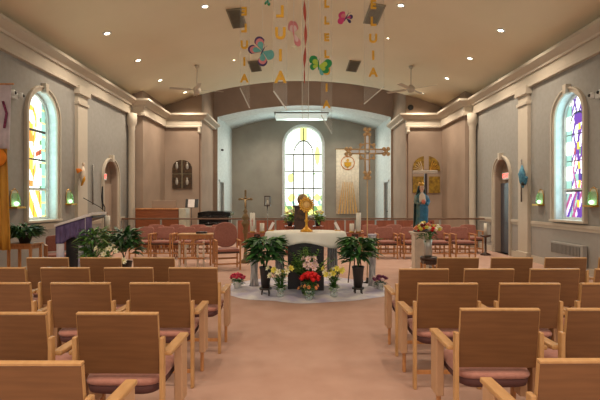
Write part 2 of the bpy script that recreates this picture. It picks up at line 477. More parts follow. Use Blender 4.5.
# arched doorways
def doorway(name, X, s, op, leafm, y0, y1, ey):
    o = struct(casing(X, s, op, .09, False).build(name, M['trim'], bevel=.006))
    uc, hw, zs, zp, rise = op
    b = MB(); x0, x1 = sorted((X-s*.20, X-s*.34)); b.box(x0, x1, uc-hw-.05, uc+hw+.05, 0, zp+rise+.05)
    b.build('recess_back', M['beige'], o)
    b = MB(); x0, x1 = sorted((X-s*.13, X-s*.21)); b.box(x0, x1, y0, y1, .01, 2.07); lf = b.build('door_leaf', leafm, o, bevel=.006)
    b = MB(); xx = X-s*.12
    for dz in ((.2, .95), (1.05, 1.9)):
        x0, x1 = sorted((X-s*.125, X-s*.135)); b.box(x0, x1, y0+.1, y1-.1, dz[0], dz[1])
    b.build('door_panel', leafm, lf, bevel=.004)
    h = MB().tube([(X-s*.13, y0+.08, 1.0), (X-s*.07, y0+.08, 1.0), (X-s*.07, y0+.2, 1.0)], .012); h.build('door_handle', M['brass'], lf)
    return o
doorway('door_1', XL, 1, DR_L, M['beige'], 13.22, 14.08, 13.3)
doorway('door_2', XR, -1, DR_R, M['slate'], 12.66, 13.52, 12.8)
# EXIT signs: red letters on a plate
def text_mb(txt, size, ext, off=0.0):
    cu = bpy.data.curves.new('t', 'FONT'); cu.body = txt; cu.size = size; cu.extrude = ext; cu.offset = off
    cu.align_x = 'CENTER'; cu.align_y = 'CENTER'; cu.resolution_u = 3
    o = bpy.data.objects.new('t', cu); COL.objects.link(o)
    dg = bpy.context.evaluated_depsgraph_get(); me = bpy.data.meshes.new_from_object(o.evaluated_get(dg))
    bpy.data.objects.remove(o); return me
def text_obj(name, txt, size, ext, m, parent, loc, rot, off=0.0):
    me = text_mb(txt, size, ext, off); me.materials.clear(); me.materials.append(m)
    o = bpy.data.objects.new(name, me); COL.objects.link(o); o.parent = parent; o.location = loc; o.rotation_euler = rot
    return o
def exit_sign(X, s, y, lab):
    t = thing('exit_sign', lab, 'exit sign', (X-s*.12, y, 2.27))
    MB().box(-.03, .03, -.2, .2, -.1, .1).build('sign_box', M['white'], t, bevel=.005)
    text_obj('lettering', 'EXIT', .17, .004, M['exit'], t, (s*.033, 0, 0), (PI/2, 0, s*PI/2), .006)
    # bracket
    MB().box(*sorted((-s*.07, -s*.03)), -.03, .03, -.03, .03).build('bracket', M['greymetal'], t)
exit_sign(XL, 1, 13.42, 'red EXIT sign in the left doorway above its beige door')
exit_sign(XR, -1, 13.12, 'red EXIT sign in the right doorway above the dark door')

# piers, wing walls and the wall behind
def box_wall(name, x0, x1, y0, y1, z0, z1, m): return struct(MB().box(x0, x1, y0, y1, z0, z1).build(name, m))
box_wall('wall_left', XL-.4, PL, YP, YW+.2, 0, 5.6, M['beige'])
box_wall('wall_right', PR, XR+.4, YP, YW+.2, 0, 5.6, M['beige'])
box_wall('wall_left', PL-.1, WL, YW, YA-.01, 0, 7.2, M['beige'])
box_wall('wall_right', WR, PR+.1, YW, YA-.01, 0, 7.2, M['beige'])
# taupe painted upper zone of the wing fronts, a thin skin over the plaster
for nm, x0, x1 in (('wall_left', PL-.1, WL+.012), ('wall_right', WR-.012, PR+.1)):
    b = MB().box(x0, x1, YW-.012, YA-.02, 4.97, 7.2); struct(b.build(nm, M['taupe']))
# great arch
ax = (AL+AR)/2; ah = (AR-AL)/2
b = MB(); N = 40
def za(x): return 5.33+.52*(1-((x-ax)/ah)**2)
for i in range(N):
    x0 = AL+2*ah*i/N; x1 = AL+2*ah*(i+1)/N
    b.add([(x0,YA,za(x0)),(x1,YA,za(x1)),(x1,YA,7.2),(x0,YA,7.2)], [(0,1,2,3)], 0)
    b.add([(x0,YA,za(x0)),(x1,YA,za(x1)),(x1,YA2,za(x1)),(x0,YA2,za(x0))], [(0,1,2,3)], 1)
    b.add([(x0,YA2,za(x0)),(x1,YA2,za(x1)),(x1,YA2,7.2),(x0,YA2,7.2)], [(0,1,2,3)], 1)
for xa_, xb_ in ((WL-.1, AL), (AR, WR+.1)):
    b.add([(xa_,YA,0),(xb_,YA,0),(xb_,YA,5.1),(xa_,YA,5.1)], [(0,1,2,3)], 2); b.add([(xa_,YA,5.1),(xb_,YA,5.1),(xb_,YA,7.2),(xa_,YA,7.2)], [(0,1,2,3)], 0)
struct(b.build('wall_front', [M['taupe'], M['chwhite'], M['beige']]))
# chancel side walls, with door opening on each side
def ch_side(name, X, s):
    b = MB()
    x0, x1 = sorted((X, X-s*.4))
    b.box(x0, x1, YA+.02, 20.75, 0, 6.3); b.box(x0, x1, 21.9, YC, 0, 6.3); b.box(x0, x1, 20.75, 21.9, 2.45, 6.3)
    o = struct(b.build(name, M['chwhite']))
ch_side('wall_left', AL, 1); ch_side('wall_right', AR, -1)
def ch_door(nm, X, s):
    b = MB(); xa, xb = sorted((X+s*.03, X-s*.02))
    b.box(xa, xb, 20.66, 20.78, 0, 2.53); b.box(xa, xb, 21.87, 21.99, 0, 2.53); b.box(xa, xb, 20.66, 21.99, 2.43, 2.53)
    o = struct(b.build(nm, M['white'], bevel=.005))
    xa, xb = sorted((X-s*.08, X-s*.13)); d = MB().box(xa, xb, 20.78, 21.5, .01, 2.42).build('door_leaf', M['chwhite'], o, bevel=.006)
    xa, xb = sorted((X-s*.05, X-s*.16)); MB().box(xa, xb, 21.5, 21.87, .01, 2.42).build('side_light', M['greymetal'], o)
    MB().tube([(X-s*.08,21.4,1.05),(X-s*.02,21.4,1.05),(X-s*.02,21.25,1.05)], .02).build('door_handle', M['blackm'], d)
ch_door('door_3', AL, 1); ch_door('door_4', AR, -1)
# chancel back wall with big arched window
WIN_C = (.19, 1.03, .75, 4.60, 1.0)
b = wall_open(AL-.1, AR+.1, 0, 6.4, [WIN_C], .3, lambda u, z, d: (u, YC+d, z))
struct(b.build('wall_back', [M['grey'], M['chwhite']]))
def fn_altar(u, v, H):
    z = v*H; r = math.hypot(u, (z-(H-1.25))/ .95) 
    if min(abs(v-.30), abs(v-.50), abs(v-.695)) < .005: return 'k'
    zz = H-1.55
    rr = math.hypot(u/.55, (z-zz)/.85)
    if z > zz and abs(rr-1) < .045: return 'k'
    if z <= zz and abs(abs(u)-.55) < .03: return 'k'
    if abs(u) < .028: return 'k'
    if z > zz+.1 and rr > 1.05 and abs(math.sin(math.atan2(z-zz, u)*4)) < .05: return 'k'
    if (u-.78)**2/.02+(v-.68)**2/.012 < 1: return 'l'
    if (u+.72)**2/.03+(v-.42)**2/.003 < 1: return 'l'
    if v < .10: return 'g' if math.sin(u*9+v*30)>.2 else 'l'
    if v < .3 and math.sin(u*9+1)+math.sin(v*40) > .9: return 'l'
    if v < .24 and math.sin(u*13+v*20) > .5: return 'c'
    if v < .25 and math.sin(u*7)+math.sin(v*31+2) > 1.2: return 'g' if u > 0 else 'y'
    if abs(abs(u)-.6) < .06 and abs(v-.47) < .012: return 'g'
    if v > .86 and abs(u) < .2: return 'l'
    return 'w'
def altar_window():
    uc, hw, zs, zp, rise = WIN_C
    b = MB(); N = 24
    def ring(h0, r0, h1, r1, ya, yb, z0):
        pin = [(uc-h0, z0)]+[(uc-h0*math.cos(PI*i/N), zp+r0*math.sin(PI*i/N)) for i in range(N+1)]+[(uc+h0, z0)]
        pout = [(uc-h1, z0)]+[(uc-h1*math.cos(PI*i/N), zp+r1*math.sin(PI*i/N)) for i in range(N+1)]+[(uc+h1, z0)]
        vs = []; fs = []
        for (a, z), (c2, z2) in zip(pin, pout): vs += [(a, ya, z), (a, yb, z), (c2, yb, z2), (c2, ya, z2)]
        for i in range(len(pin)-1):
            for k in range(4): fs.append((i*4+k, i*4+(k+1)%4, i*4+4+(k+1)%4, i*4+4+k))
        b.add(vs, fs)
    ring(hw, rise, hw+.13, rise+.13, YC-.05, YC+.01, zs)
    b.box(uc-hw-.2, uc+hw+.2, YC-.12, YC, zs-.06, zs)
    o = struct(b.build('window_7', M['white'], bevel=.006))
    b2, ms = stained(0, 1, (uc, hw, zs, zp, rise), fn_altar, nu=72, nz=150)
    for v in b2.v: v.x, v.y, v.z = v.y, YC+.12, v.z
    b2.build('pane', ms, o)
    MB().box(uc-hw-.1, uc+hw+.1, YC+.3, YC+.34, zs-.1, 6.2).build('outer_light_block', M['chwhite'], o)  # unseen backing added behind the altar glass, keeps world light out
altar_window()

# cornices: a band and a crown that wrap round the plan
def cornice(path, nm, part):
    # path: wall-line points (x, y); profile outward (to the room on the left of the travel direction or right by sign)
    prof = [(0,4.44),(.10,4.44),(.10,4.50),(.07,4.52),(.07,4.76),(0,4.76)] if part == 'band' else [(0,4.75),(.12,4.75),(.14,4.80),(.24,4.86),(.30,4.90),(.30,4.97),(0,4.97)]
    pts = [Vector((p[0], p[1])) for p in path[0]]; sg = path[1]
    rings = []
    for i, p in enumerate(pts):
        ns = []
        if i > 0: d = (p-pts[i-1]).normalized(); ns.append(Vector((-d.y, d.x))*sg)
        if i < len(pts)-1: d = (pts[i+1]-p).normalized(); ns.append(Vector((-d.y, d.x))*sg)
        if len(ns) == 2:
            nn = (ns[0]+ns[1]); nn = nn/ (nn.length**2/2) if nn.length > .01 else ns[0]
        else: nn = ns[0]
        rings.append([(p.x+nn.x*o, p.y+nn.y*o, z) for o, z in prof])
    vs = [v for r in rings for v in r]; k = len(prof); fs = []
    for i in range(len(rings)-1):
        for j in range(k): fs.append((i*k+j, i*k+(j+1)%k, (i+1)*k+(j+1)%k, (i+1)*k+j))
    fs.append(tuple(range(k))); fs.append(tuple((len(rings)-1)*k+j for j in range(k))[::-1])
    b = MB().add(vs, fs); struct(b.build(nm, M['trim']))
for part in ('band', 'crown'):
    e = 1 if part == 'crown' else 0
    cornice(([(XL, YB), (XL, YP), (PL, YP), (PL, YW), (WL+.02*(1-e), YW)]+[(WL, YA-.02)]*e, -1), 'trim_5', part)
    cornice(([(XR, YB), (XR, YP), (PR, YP), (PR, YW), (WR-.02*(1-e), YW)]+[(WR, YA-.02)]*e, 1), 'trim_6', part)
# small scrolled brackets where the band ends
for x in (WL-.06, WR+.06):
    b = MB().box(x-.05, x+.05, YW-.16, YW, 4.2, 4.5); b.tube([(x-.06, YW-.12, 4.26),(x+.06, YW-.12, 4.26)], .06, 12); struct(b.build('trim_7', M['trim'], bevel=.008))
    b = MB().box(x-.02 if x < 0 else x-.01, x+.01 if x < 0 else x+.02, YW-.02, YW, 0, 4.2); struct(b.build('trim_8', M['rail']))

# ------------------------------------------------------------------ lights in the ceiling
def ray_ceiling(px, py):
    dx = (px-300)/F; dz = (201-py)/F; t = 1.0
    lo, hi = 1, 30
    for _ in range(50):
        m = (lo+hi)/2
        if EYE+dz*m < zc(dx*m): lo = m
        else: hi = m
    return Vector((dx*lo, lo, zc(dx*lo)))
def slope(x): return math.atan(-.067*(x-.1))
can = thing('downlight', '', 'ceiling light', group='recessed downlights in the ceiling')
b = MB().lathe([(.10,.0),(.10,-.015),(.07,-.02),(.065,.0),(.065,.03)], (0,0,0), 20); b.build('trim_ring', M['white'], can)
b = MB().lathe([(.0001,-.004),(.064,-.004)], (0,0,0), 16); b.add([], [], 0); b.build('lamp', M['canlight'], can)
cp = Placer(can)
def spot(loc, power, size=2.3, col=(1, .84, .66), r=.08, blend=.9, aim=0):
    l = bpy.data.lights.new('downlight_or_fill_spot', 'SPOT'); l.energy = power; l.spot_size = size; l.spot_blend = blend; l.color = col; l.shadow_soft_size = r
    o = bpy.data.objects.new('downlight_or_fill_spot', l); COL.objects.link(o); o.location = loc; o.rotation_euler = (0, aim, 0); return o
CANS = [(107,33,'largest of the four down the left ceiling slope'), (138,60,'second down the left ceiling slope'), (160,80,'third down the left ceiling slope'), (185,92,'beside the left ceiling fan'), (205,6,'nearest the blue butterfly at the top of the picture'),
        (401,5,'above the letters on the right strip'), (501,30,'largest down the right ceiling slope'), (470,58,'second down the right ceiling slope'), (447,78,'third down the right ceiling slope'), (422,93,'beside the right ceiling fan'), (234,60,'faint, left of the blue butterfly'), (388,38,'small, right of the lettered strip')]
for px, py, lab in CANS:
    p = ray_ceiling(px, py)
    o = cp.put(p-Vector((0,0,.004)), 0, 'small recessed warm ceiling downlight, '+lab); o.rotation_euler = (0, -slope(p.x)*1.0, 0)
    if 'faint' in lab or 'small,' in lab: o.scale = (.5, .5, .5)
    spot(p-Vector((0,0,.12)), 130, 2.5)
for x in (-4.6, -1.6, 1.8, 4.8):
    for y in (-3.5, -.8, 1.9):
        spot((x, y, zc(x)-.12), 135, 2.5)
# unseen spots added to brighten the wing fronts, side faces and arch wall
for x in (-4.5, 4.8):
    spot((x, 16.3, 5.2), 45, 1.9); spot((x*.3, 19.0, 6.5), 230, 1.1, aim=(.75 if x < 0 else -.75))
for x in (-2.2, .2, 2.6): spot((x, 19.0, 6.9), 12, 2.0)

# ceiling vents
vent = thing('ceiling_vent', '', 'air vent', group='square ceiling vents')
b = MB().box(-.19, .19, -.58, .58, -.02, .01); b.build('vent_frame', M['vent'], vent, bevel=.005)
b = MB()
for i in range(20): b.box(-.15, .15, -.53+i*.055, -.505+i*.055, -.03, -.018)
b.build('louvres', M['grille'], vent)
vp_ = Placer(vent)
for px, py, lab in ((237,18,'upper left of the four'), (255,66,'lower left of the four, beside the blue butterfly'), (374,14,'upper right of the four, behind the lettered strip'), (353,66,'lower right of the four, right of the green butterfly')):
    p = ray_ceiling(px, py); o = vp_.put(p-Vector((0,0,.012)), 0, 'brown louvred ceiling vent, '+lab); o.rotation_euler = (0, -slope(p.x), 0)

# ceiling fans
def fan(x, y, z, lab, rz):
    t = thing('ceiling_fan', lab, 'ceiling fan', (x, y, z), rz)
    MB().tube([(0,0,.1),(0,0,zc(x)-z)], .018).build('downrod', M['trim'], t)
    MB().lathe([(.07,0),(.07,-.06),(.02,-.1)], (0,0,zc(x)-z), 16).build('canopy', M['trim'], t)
    MB().lathe([(.02,-.12),(.09,-.1),(.12,-.02),(.12,.05),(.05,.12)], (0,0,0), 18).build('motor', M['trim'], t)
    for k in range(4):
        a = k*PI/2; T = Matrix.Rotation(a, 4, 'Z') @ Matrix.Rotation(.2, 4, 'X')
        b = MB().prism([(0,0)]*0 or [(.2,-.004),(.85,-.004),(.85,.004),(.2,.004)], -.07, .07, T=T); b.box(.08, .25, -.02, .02, -.008, .008, T=T)
        b.build('blade', M['trim'], t, bevel=.002)
p = P(197, 90, 14.5); fan(p.x, p.y, p.z, 'pale four-bladed ceiling fan on a rod, left of the arch', .3)
p = P(411, 89, 14.5); fan(p.x, p.y, p.z, 'pale four-bladed ceiling fan on a rod, right of the arch', .9)

# chancel lamp box
t = thing('light_box', 'long white light box hanging inside the great arch', 'light fixture', (.07, 21.9, 5.62))
MB().box(-1.32, 1.32, -.3, .3, .14, .2).build('top_frame', M['greymetal'], t, bevel=.01)
MB().box(-1.25, 1.25, -.27, .27, -.12, .14).build('diffuser', M['chlight'], t, bevel=.02)
b = MB()
for x in (-1, 1): b.tube([(x,0,.2),(x,0,.62)], .015)
b.build('hanger', M['greymetal'], t)

# ------------------------------------------------------------------ nave chairs
def nave_chair():
    t = thing('church_chair', '', 'chair', group='wooden nave chairs in rows')
    T = Matrix.Translation((0, .05, .49)) @ Matrix.Rotation(.13, 4, 'X')
    bk = MB().box(-.243, .243, -.012, .012, 0, .372, T=T).build('backrest', M['wood'], t, bevel=.003)
    e = MB().box(-.245, .245, -.015, .015, .373, .384, T=T); e.box(.243, .2455, -.0125, .0125, 0, .37, T=T); e.box(-.2455, -.243, -.0125, .0125, 0, .37, T=T)
    e.build('back_edging', M['edge'], bk, bevel=.002)
    for s in (-1, 1):
        x0, x1 = sorted((s*.25, s*.277))
        MB().box(x0, x1, .0, .045, 0, .72).build('rear_leg', M['edge'], t, bevel=.006)
        MB().box(x0, x1, .37, .41, 0, .6).build('front_leg', M['oak'], t, bevel=.006)
        x0, x1 = sorted((s*.258, s*.312)); MB().box(x0, x1, .28, .415, .2, .6).build('side_panel', M['panelw'], t, bevel=.008)
        x0, x1 = sorted((s*.252, s*.316)); MB().box(x0, x1, .035, .44, .6, .628).build('armrest', M['edge'], t, bevel=.008)
    b = MB(); nx, ny = 10, 8
    # upholstered seat: a soft slab with rounded edges
    vs = []; fs = []
    def sup(a, b_, e): return math.copysign(abs(math.cos(a))**e, math.cos(a)), math.copysign(abs(math.sin(a))**e, math.sin(a))
    m1, m2 = 8, 24
    for i in range(m1+1):
        ph = -PI/2+PI*i/m1; cz, sz = abs(math.cos(ph))**.45, math.copysign(abs(math.sin(ph))**.7, math.sin(ph))
        for k in range(m2):
            cx, cy = sup(2*PI*k/m2, 0, .35)
            vs.append((.24*cx*cz, .275+.25*cy*cz, .435+.035*sz))
    for i in range(m1):
        for k in range(m2): fs.append((i*m2+k, i*m2+(k+1)%m2, (i+1)*m2+(k+1)%m2, (i+1)*m2+k))
    st = MB().add(vs, fs, 0, True).build('seat', M['mauve'], t)
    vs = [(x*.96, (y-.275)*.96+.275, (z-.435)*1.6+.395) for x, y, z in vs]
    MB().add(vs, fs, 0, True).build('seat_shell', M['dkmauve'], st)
    MB().box(-.25, .25, .02, .04, .12, .15).build('stretcher', M['oak'], t)
    return t
cp_ = Placer(nave_chair())
# (px centre, top y, row from the front counted toward the camera, seat from the aisle)
def row(Y, xs, side, rname):
    for seat, x in xs:
        cp_.put((x, Y, 0), random.uniform(-.012, .012), 'wooden armchair, %s, %s the aisle, %s' % (rname[0], 'at' if seat == 1 else ORD[seat]+' seat from', side))
L = 'left block'; R = 'right block'
RN = [('farthest row',), ('second-farthest row',), ('middle row',), ('second-nearest row',), ('nearest row',)]
row(5.33, [(2,-1.73),(3,-2.36),(4,-2.99)], L, RN[0])
row(4.53, [(1,-1.077),(2,-1.725),(3,-2.365),(4,-3.01)], L, RN[1])
row(3.69, [(1,-1.150),(2,-1.800),(3,-2.455)], L, RN[2])
row(2.70, [(1,-1.095),(2,-1.765)], L, RN[3])
row(1.87, [(1,-1.148),(2,-1.80)], L, RN[4])
row(5.33, [(2,1.872),(3,2.51),(4,3.148),(5,3.786)], R, RN[0])
row(4.45, [(1,1.225),(2,1.87),(3,2.52),(4,3.165)], R, RN[1])
row(3.67, [(1,1.205),(2,1.873),(3,2.54)], R, RN[2])
row(2.80, [(1,1.243),(2,1.905)], R, RN[3])
row(1.90, [(1,1.25),(2,1.90)], R, RN[4])

# ------------------------------------------------------------------ choir chairs (face the nave: -Y)
def choir_chair(name='choir_chair', oval=False):
    t = thing(name, '', 'chair')
    W = .25
    b = MB()
    if oval:
        T = Matrix.Translation((0,.24,.46)) @ Matrix.Rotation(-.1, 4, 'X')
        poly = [(.275*math.copysign(abs(math.cos(a))**.8, math.cos(a)), .30+.29*math.copysign(abs(math.sin(a))**.85, math.sin(a))) for a in [2*PI*k/32 for k in range(32)]]
        b.prism(poly, -.03, .03, T=T); b.build('backrest', M['pink'], t, bevel=.02)
    else:
        T = Matrix.Translation((0,.22,.5)) @ Matrix.Rotation(-.12, 4, 'X')
        poly = [(-.225,0),(.225,0),(.24,.05),(.235,.28),(.20,.32),(0,.335),(-.20,.32),(-.235,.28),(-.24,.05)]
        b.prism(poly, -.028, .028, T=T); b.build('backrest', M['pink'], t, bevel=.02)
    b = MB().box(-.235, .235, -.25, .21, .41, .475); b.build('seat', M['pink'], t, bevel=.025)
    MB().box(-.24, .24, -.24, .2, .375, .41).build('seat_rail', M['dkwood'], t, bevel=.004)  # dark wood stands in for the shadow under the seat
    for s in (-1, 1):
        x0, x1 = sorted((s*.24, s*.275))
        MB().box(x0, x1, -.25, -.21, 0, .64).build('front_leg', M['oak'], t, bevel=.006)
        MB().box(x0, x1, .18, .22, 0, .66).build('rear_leg', M['oak'], t, bevel=.006)
        MB().box(min(s*.235,s*.282), max(s*.235,s*.282), -.27, .23, .64, .665).build('armrest', M['oak'], t, bevel=.008)
        MB().box(x0+.008, x1-.008, -.21, .18, .12, .15).build('side_stretcher', M['oak'], t)
    MB().box(-.25, .25, -.245, -.22, .13, .16).build('front_stretcher', M['oak'], t)
    MB().box(-.25, .25, .185, .205, .2, .24).build('rear_stretcher', M['oak'], t)
    return t
cc = Placer(choir_chair()); cc.r['group'] = 'pink upholstered choir chairs'
YF, YK = 12.15, 13.35
for i, px in enumerate((386, 411.5, 437, 462.5)):
    cc.put(((px-300)*YF/F, YF, 0), random.uniform(-.03,.03), 'pink upholstered wooden armchair, right choir front row, %s from the altar' % ORD[i+1])
for i, px in enumerate((371, 395.5, 420.5, 446, 471)):
    cc.put(((px-300)*YK/F, YK, 0), random.uniform(-.03,.03), 'pink upholstered wooden armchair, right choir back row, %s from the altar' % ORD[i+1])
for i, px in enumerate((205, 184, 162.5, 141.5)):
    cc.put(((px-300)*YF/F, YF+.05, 0), random.uniform(-.03,.03), 'pink upholstered wooden armchair, left choir front row, %s from the altar' % ORD[i+1])
for i, px in enumerate((218, 196.5, 175, 153.5)):
    cc.put(((px-300)*YK/F, YK, 0), random.uniform(-.03,.03), 'pink upholstered wooden armchair, left choir back row, %s from the altar' % ORD[i+1])
o = choir_chair('presider_chair', True); o['label'] = 'large oval-backed pink armchair standing alone left of the altar'; o.location = (-1.65, 10.2, 0); o.rotation_euler = (0,0,.3)
# small chair by left wall behind the ambo
o = cc.put(((60-300)*9.2/F, 9.2, 0), .6, 'pink-backed wooden armchair between the fern stand and the purple lectern'); o['group'] = 'pink upholstered choir chairs'

# ------------------------------------------------------------------ choir rail and screen
YR = 14.3
t = thing('choir_rail', 'long wooden rail on posts running behind the choir chairs', 'railing', (0, YR, 0))
x0 = (122-300)*YR/F; x1 = (487-300)*YR/F
MB().box(x0, x1, -.04, .04, .95, 1.0).build('handrail', M['rail'], t, bevel=.01)
for px in (123, 161, 198, 237, 300, 345, 395, 440, 486):
    X = (px-300)*YR/F; MB().box(X-.025, X+.025, -.02, .02, 0, .95).build('post', M['silver'], t)
for xa, xb in ((-2.05, 4.3),):
    k = 10
    for i in range(k):
        a = xa+(xb-xa)*i/k; e = xa+(xb-xa)*(i+1)/k
        MB().box(a+.03, e-.03, -.018, .018, .12, .93).build('screen_panel', M['panel'], t, bevel=.01)

# ------------------------------------------------------------------ left: organ, music stand, piano, table
Yo = 14.6
t = thing('organ', 'reddish wooden organ console behind the left choir rail', 'organ', (-4.68, Yo, 0))
MB().box(-.66, .74, 0, .5, 0, 1.26).build('case', M['organ'], t, bevel=.01)
MB().box(-.66, .76, -.03, .53, 1.26, 1.30).build('top', M['oak'], t, bevel=.008)
MB().box(-.2, .6, .2, .3, 1.30, 1.56).build('music_desk', M['beige'], t, bevel=.01)
MB().box(.76, .98, -.05, .5, 0, 1.3).build('side_cabinet', M['keys'], t, bevel=.01)
p = P(191.5, 203, 15.4)
t = thing('music_stand', 'black folding music stand with white sheets beside the organ', 'music stand', (p.x, p.y, 0))
MB().tube([(0,0,.05),(0,0,1.35)], .012).build('pole', M['blackm'], t)
for k in range(3):
    a = 2*PI*k/3; MB().tube([(0,0,.2),(.28*math.cos(a),.28*math.sin(a),.01)], .01).build('leg', M['blackm'], t)
T = Matrix.Translation((0,0,1.32)) @ Matrix.Rotation(-.3, 4, 'X')
MB().box(-.22, .22, 0, .02, 0, .3, T=T).build('desk', M['blackm'], t)
b = MB().box(-.12, .10, -.03, -.004, .0, .28, T=T); tag(b.build('sheet_music', M['paperw'], loc=(p.x, p.y-.012, 0)), 'white sheet music open on the black music stand', 'sheet music')
t = thing('grand_piano', 'black grand piano behind the left choir rail', 'piano', ((213-300)*16.2/F, 16.2, 0))
poly = [(-.56,0),(.56,0),(.56,.5),(.5,1.0),(.3,1.3),(0,1.4),(-.3,1.3),(-.56,1.0)]
TT = Matrix(((1,0,0,0),(0,0,1,0),(0,1,0,0),(0,0,0,1)))
b = MB()
b.add([(x,y,.72) for x,y in poly]+[(x,y,1.0) for x,y in poly], [tuple(range(8))[::-1], tuple(range(8,16))]+[(i,(i+1)%8,8+(i+1)%8,8+i) for i in range(8)])
b.build('case', M['black'], t, bevel=.01)
b = MB().prism([(-.6,.0),(.6,.0),(.6,.12),(.3,.17),(-.3,.17),(-.6,.12)], .2, 1.1, T=Matrix.Translation((0,0,1.0))); b.build('lid', M['black'], t, bevel=.01)
for (x, y) in ((-.48,.15),(.48,.15),(0,1.1)): MB().lathe([(.03,0),(.05,.1),(.07,.72)], (x,y,0), 12).build('leg', M['black'], t)
MB().box(-.52, .52, -.12, 0, .66, .76).build('keyboard', M['black'], t, bevel=.01)

p = P(195, 234, 10.7)
t = thing('side_table', 'light oak table with pale legs before the left choir chairs', 'table', (p.x, 10.9, 0))
MB().box(-.43, .43, -.22, .22, .725, .755).build('tabletop', M['edge'], t, bevel=.006)
MB().box(-.39, .39, -.18, .18, .64, .725).build('apron', M['oak'], t, bevel=.004)
for x in (-.36, .36):
    for y in (-.16, .16): MB().box(x-.02, x+.02, y-.02, y+.02, 0, .66).build('leg', M['oak'], t, bevel=.004)
t = thing('kneeler_table', 'small stool with pale posts under the oak table', 'stool', (p.x-.02, 10.45, 0))
MB().box(-.3, .3, -.1, .1, .2, .23).build('shelf', M['oak'], t)
for x in (-.28, -.14, .14, .28): MB().box(x-.02, x+.02, -.02, .02, 0, .55 if abs(x) < .2 else .6).build('post', M['ivory'], t)
MB().box(-.3, .3, -.025, .025, .53, .56).build('rail', M['oak'], t)
tag(MB().box(-.12, .12, -.09, .09, .756, .80).build('missal', M['blackm'], loc=(p.x+.12, 10.88, 0), bevel=.005), 'closed black book lying on the oak table', 'book')

# ------------------------------------------------------------------ altar
AX, AY = .10, 8.0
t = thing('altar', 'dark stone altar table under a white cloth', 'altar', (AX, AY, 0))
MB().box(-.31, .31, -.30, .30, 0, .93).build('pedestal', M['altar'], t, bevel=.01)
MB().lathe([(.67,.93),(.67,.985)], (0,0,0), 40, sx=1.0, sy=.62).build('tabletop', M['altar'], t)
b = MB(); n = 96; rings = []
vs = []; fs = []
def rad(a): return 1
prof = [(0.0001, 0), (.5, 0), (.68, 0), (.705, -.012), (.715, -.055), (.72, -.11), (.725, -.17), (.73, -.23)]
for i, (r, dz) in enumerate(prof):
    for k in range(n):
        a = 2*PI*k/n; w = 0
        if i >= 3:
            t_ = (i-3)/4.0; w = .03*t_*math.sin(a*13+.6*math.sin(a*3)); 
        sc_ = 1.0
        zz = 1.0+dz*(1 if i < 3 else (1-.28*abs(math.sin(a*2))**2 if True else 1))
        if i >= 3: zz = 1.0+dz*(.94-.22*math.cos(a*4+.1))
        vs.append(((r+w)*math.cos(a), (r+w)*.64*math.sin(a), zz))
for i in range(len(prof)-1):
    for k in range(n): fs.append((i*n+k, (i+1)*n+k, (i+1)*n+(k+1)%n, i*n+(k+1)%n))
b.add(vs, fs, 0, True)
tag(b.build('altar_cloth', M['cloth'], loc=(AX, AY, 0), solid=.006), 'white cloth hanging in scallops over the altar top', 'tablecloth')

# floor cloth around the altar
b = MB(); R1, N = 24, 96; vs = []; fs = []
for i in range(R1+1):
    for k in range(N):
        a = 2*PI*k/N; r = i/R1*(1+.025*math.sin(a*7)+.02*math.sin(a*11+1))
        x = 1.48*r*math.cos(a); y = 1.16*r*math.sin(a)
        h = .006+.028*(.5+.5*math.sin(x*9+3*math.sin(y*4)))*(.5+.5*math.sin(y*11+2*math.sin(x*5)))*min(1, (1-i/R1)*6) 
        h += .05*max(0, 1-abs(r-.75)/.18)*max(0, math.sin(a*9+x*3))*(1 if y < 0 else .3)
        vs.append((x, y, h if i < R1 else .004))
for i in range(R1):
    for k in range(N): fs.append((i*N+k, i*N+(k+1)%N, (i+1)*N+(k+1)%N, (i+1)*N+k))
b.add(vs, fs, 0, True)
tag(b.build('floor_cloth', M['tulle'], loc=(.12, 7.95, 0)), 'rumpled white and lilac cloth spread on the floor round the altar', 'cloth')

# monstrance, tabernacle, things on the altar
p = P(306.5, 180, 7.85)
t = thing('monstrance', 'gold sunburst monstrance standing on the altar', 'monstrance', (p.x, 7.85, 1.008))
MB().lathe([(.11,0),(.11,.02),(.06,.05),(.025,.09),(.02,.16),(.04,.19),(.02,.22),(.018,.34)], (0,0,0), 20).build('stem', M['gold'], t)
b = MB()
for k in range(20):
    a = 2*PI*k/20; L_ = .142 if k % 2 else .125
    T = Matrix.Translation((0,0,.47)) @ Matrix.Rotation(a, 4, 'Y'); b.prism([(-.022,.06),(.022,.06),(.012,L_),(-.012,L_)], -.008, .008, T=T)
b.build('rays', M['gold'], t)
T = Matrix.Translation((0,0,.47)) @ Matrix.Rotation(PI/2, 4, 'X')
MB().lathe([(.095,-.012),(.095,.012),(.06,.016),(.06,-.016)], (0,0,0), 24, T=T).build('ring', M['brass'], t)
MB().lathe([(.0001,-.01),(.06,-.01),(.06,.01),(.0001,.01)], (0,0,0), 24, T=T).build('host_glass', M['amber'], t)
p = P(302, 218, 12.6)
t = thing('tabernacle', 'dark carved wooden cabinet seen behind the monstrance', 'cabinet', (.03, 12.6, 0))
MB().box(-.2, .2, -.18, .18, .0, 1.0).build('stand', M['dkwood'], t, bevel=.01)
MB().box(-.19, .19, -.17, .17, 1.0, 1.36).build('case', M['dkwood'], t, bevel=.01)
MB().box(-.23, .23, -.2, .2, 1.36, 1.42).build('cap', M['dkwood'], t, bevel=.01)
MB().box(-.13, .13, -.18, -.165, 1.04, 1.32).build('door', M['artdark'], t, bevel=.004)
b = MB().ball((0,0,0), .15, .1, .16, 16, 10); tag(b.build('carved_finial', M['bronze'], loc=(.07, 12.6, 1.58)), 'round brown carved wreath standing on the dark cabinet', 'wreath')

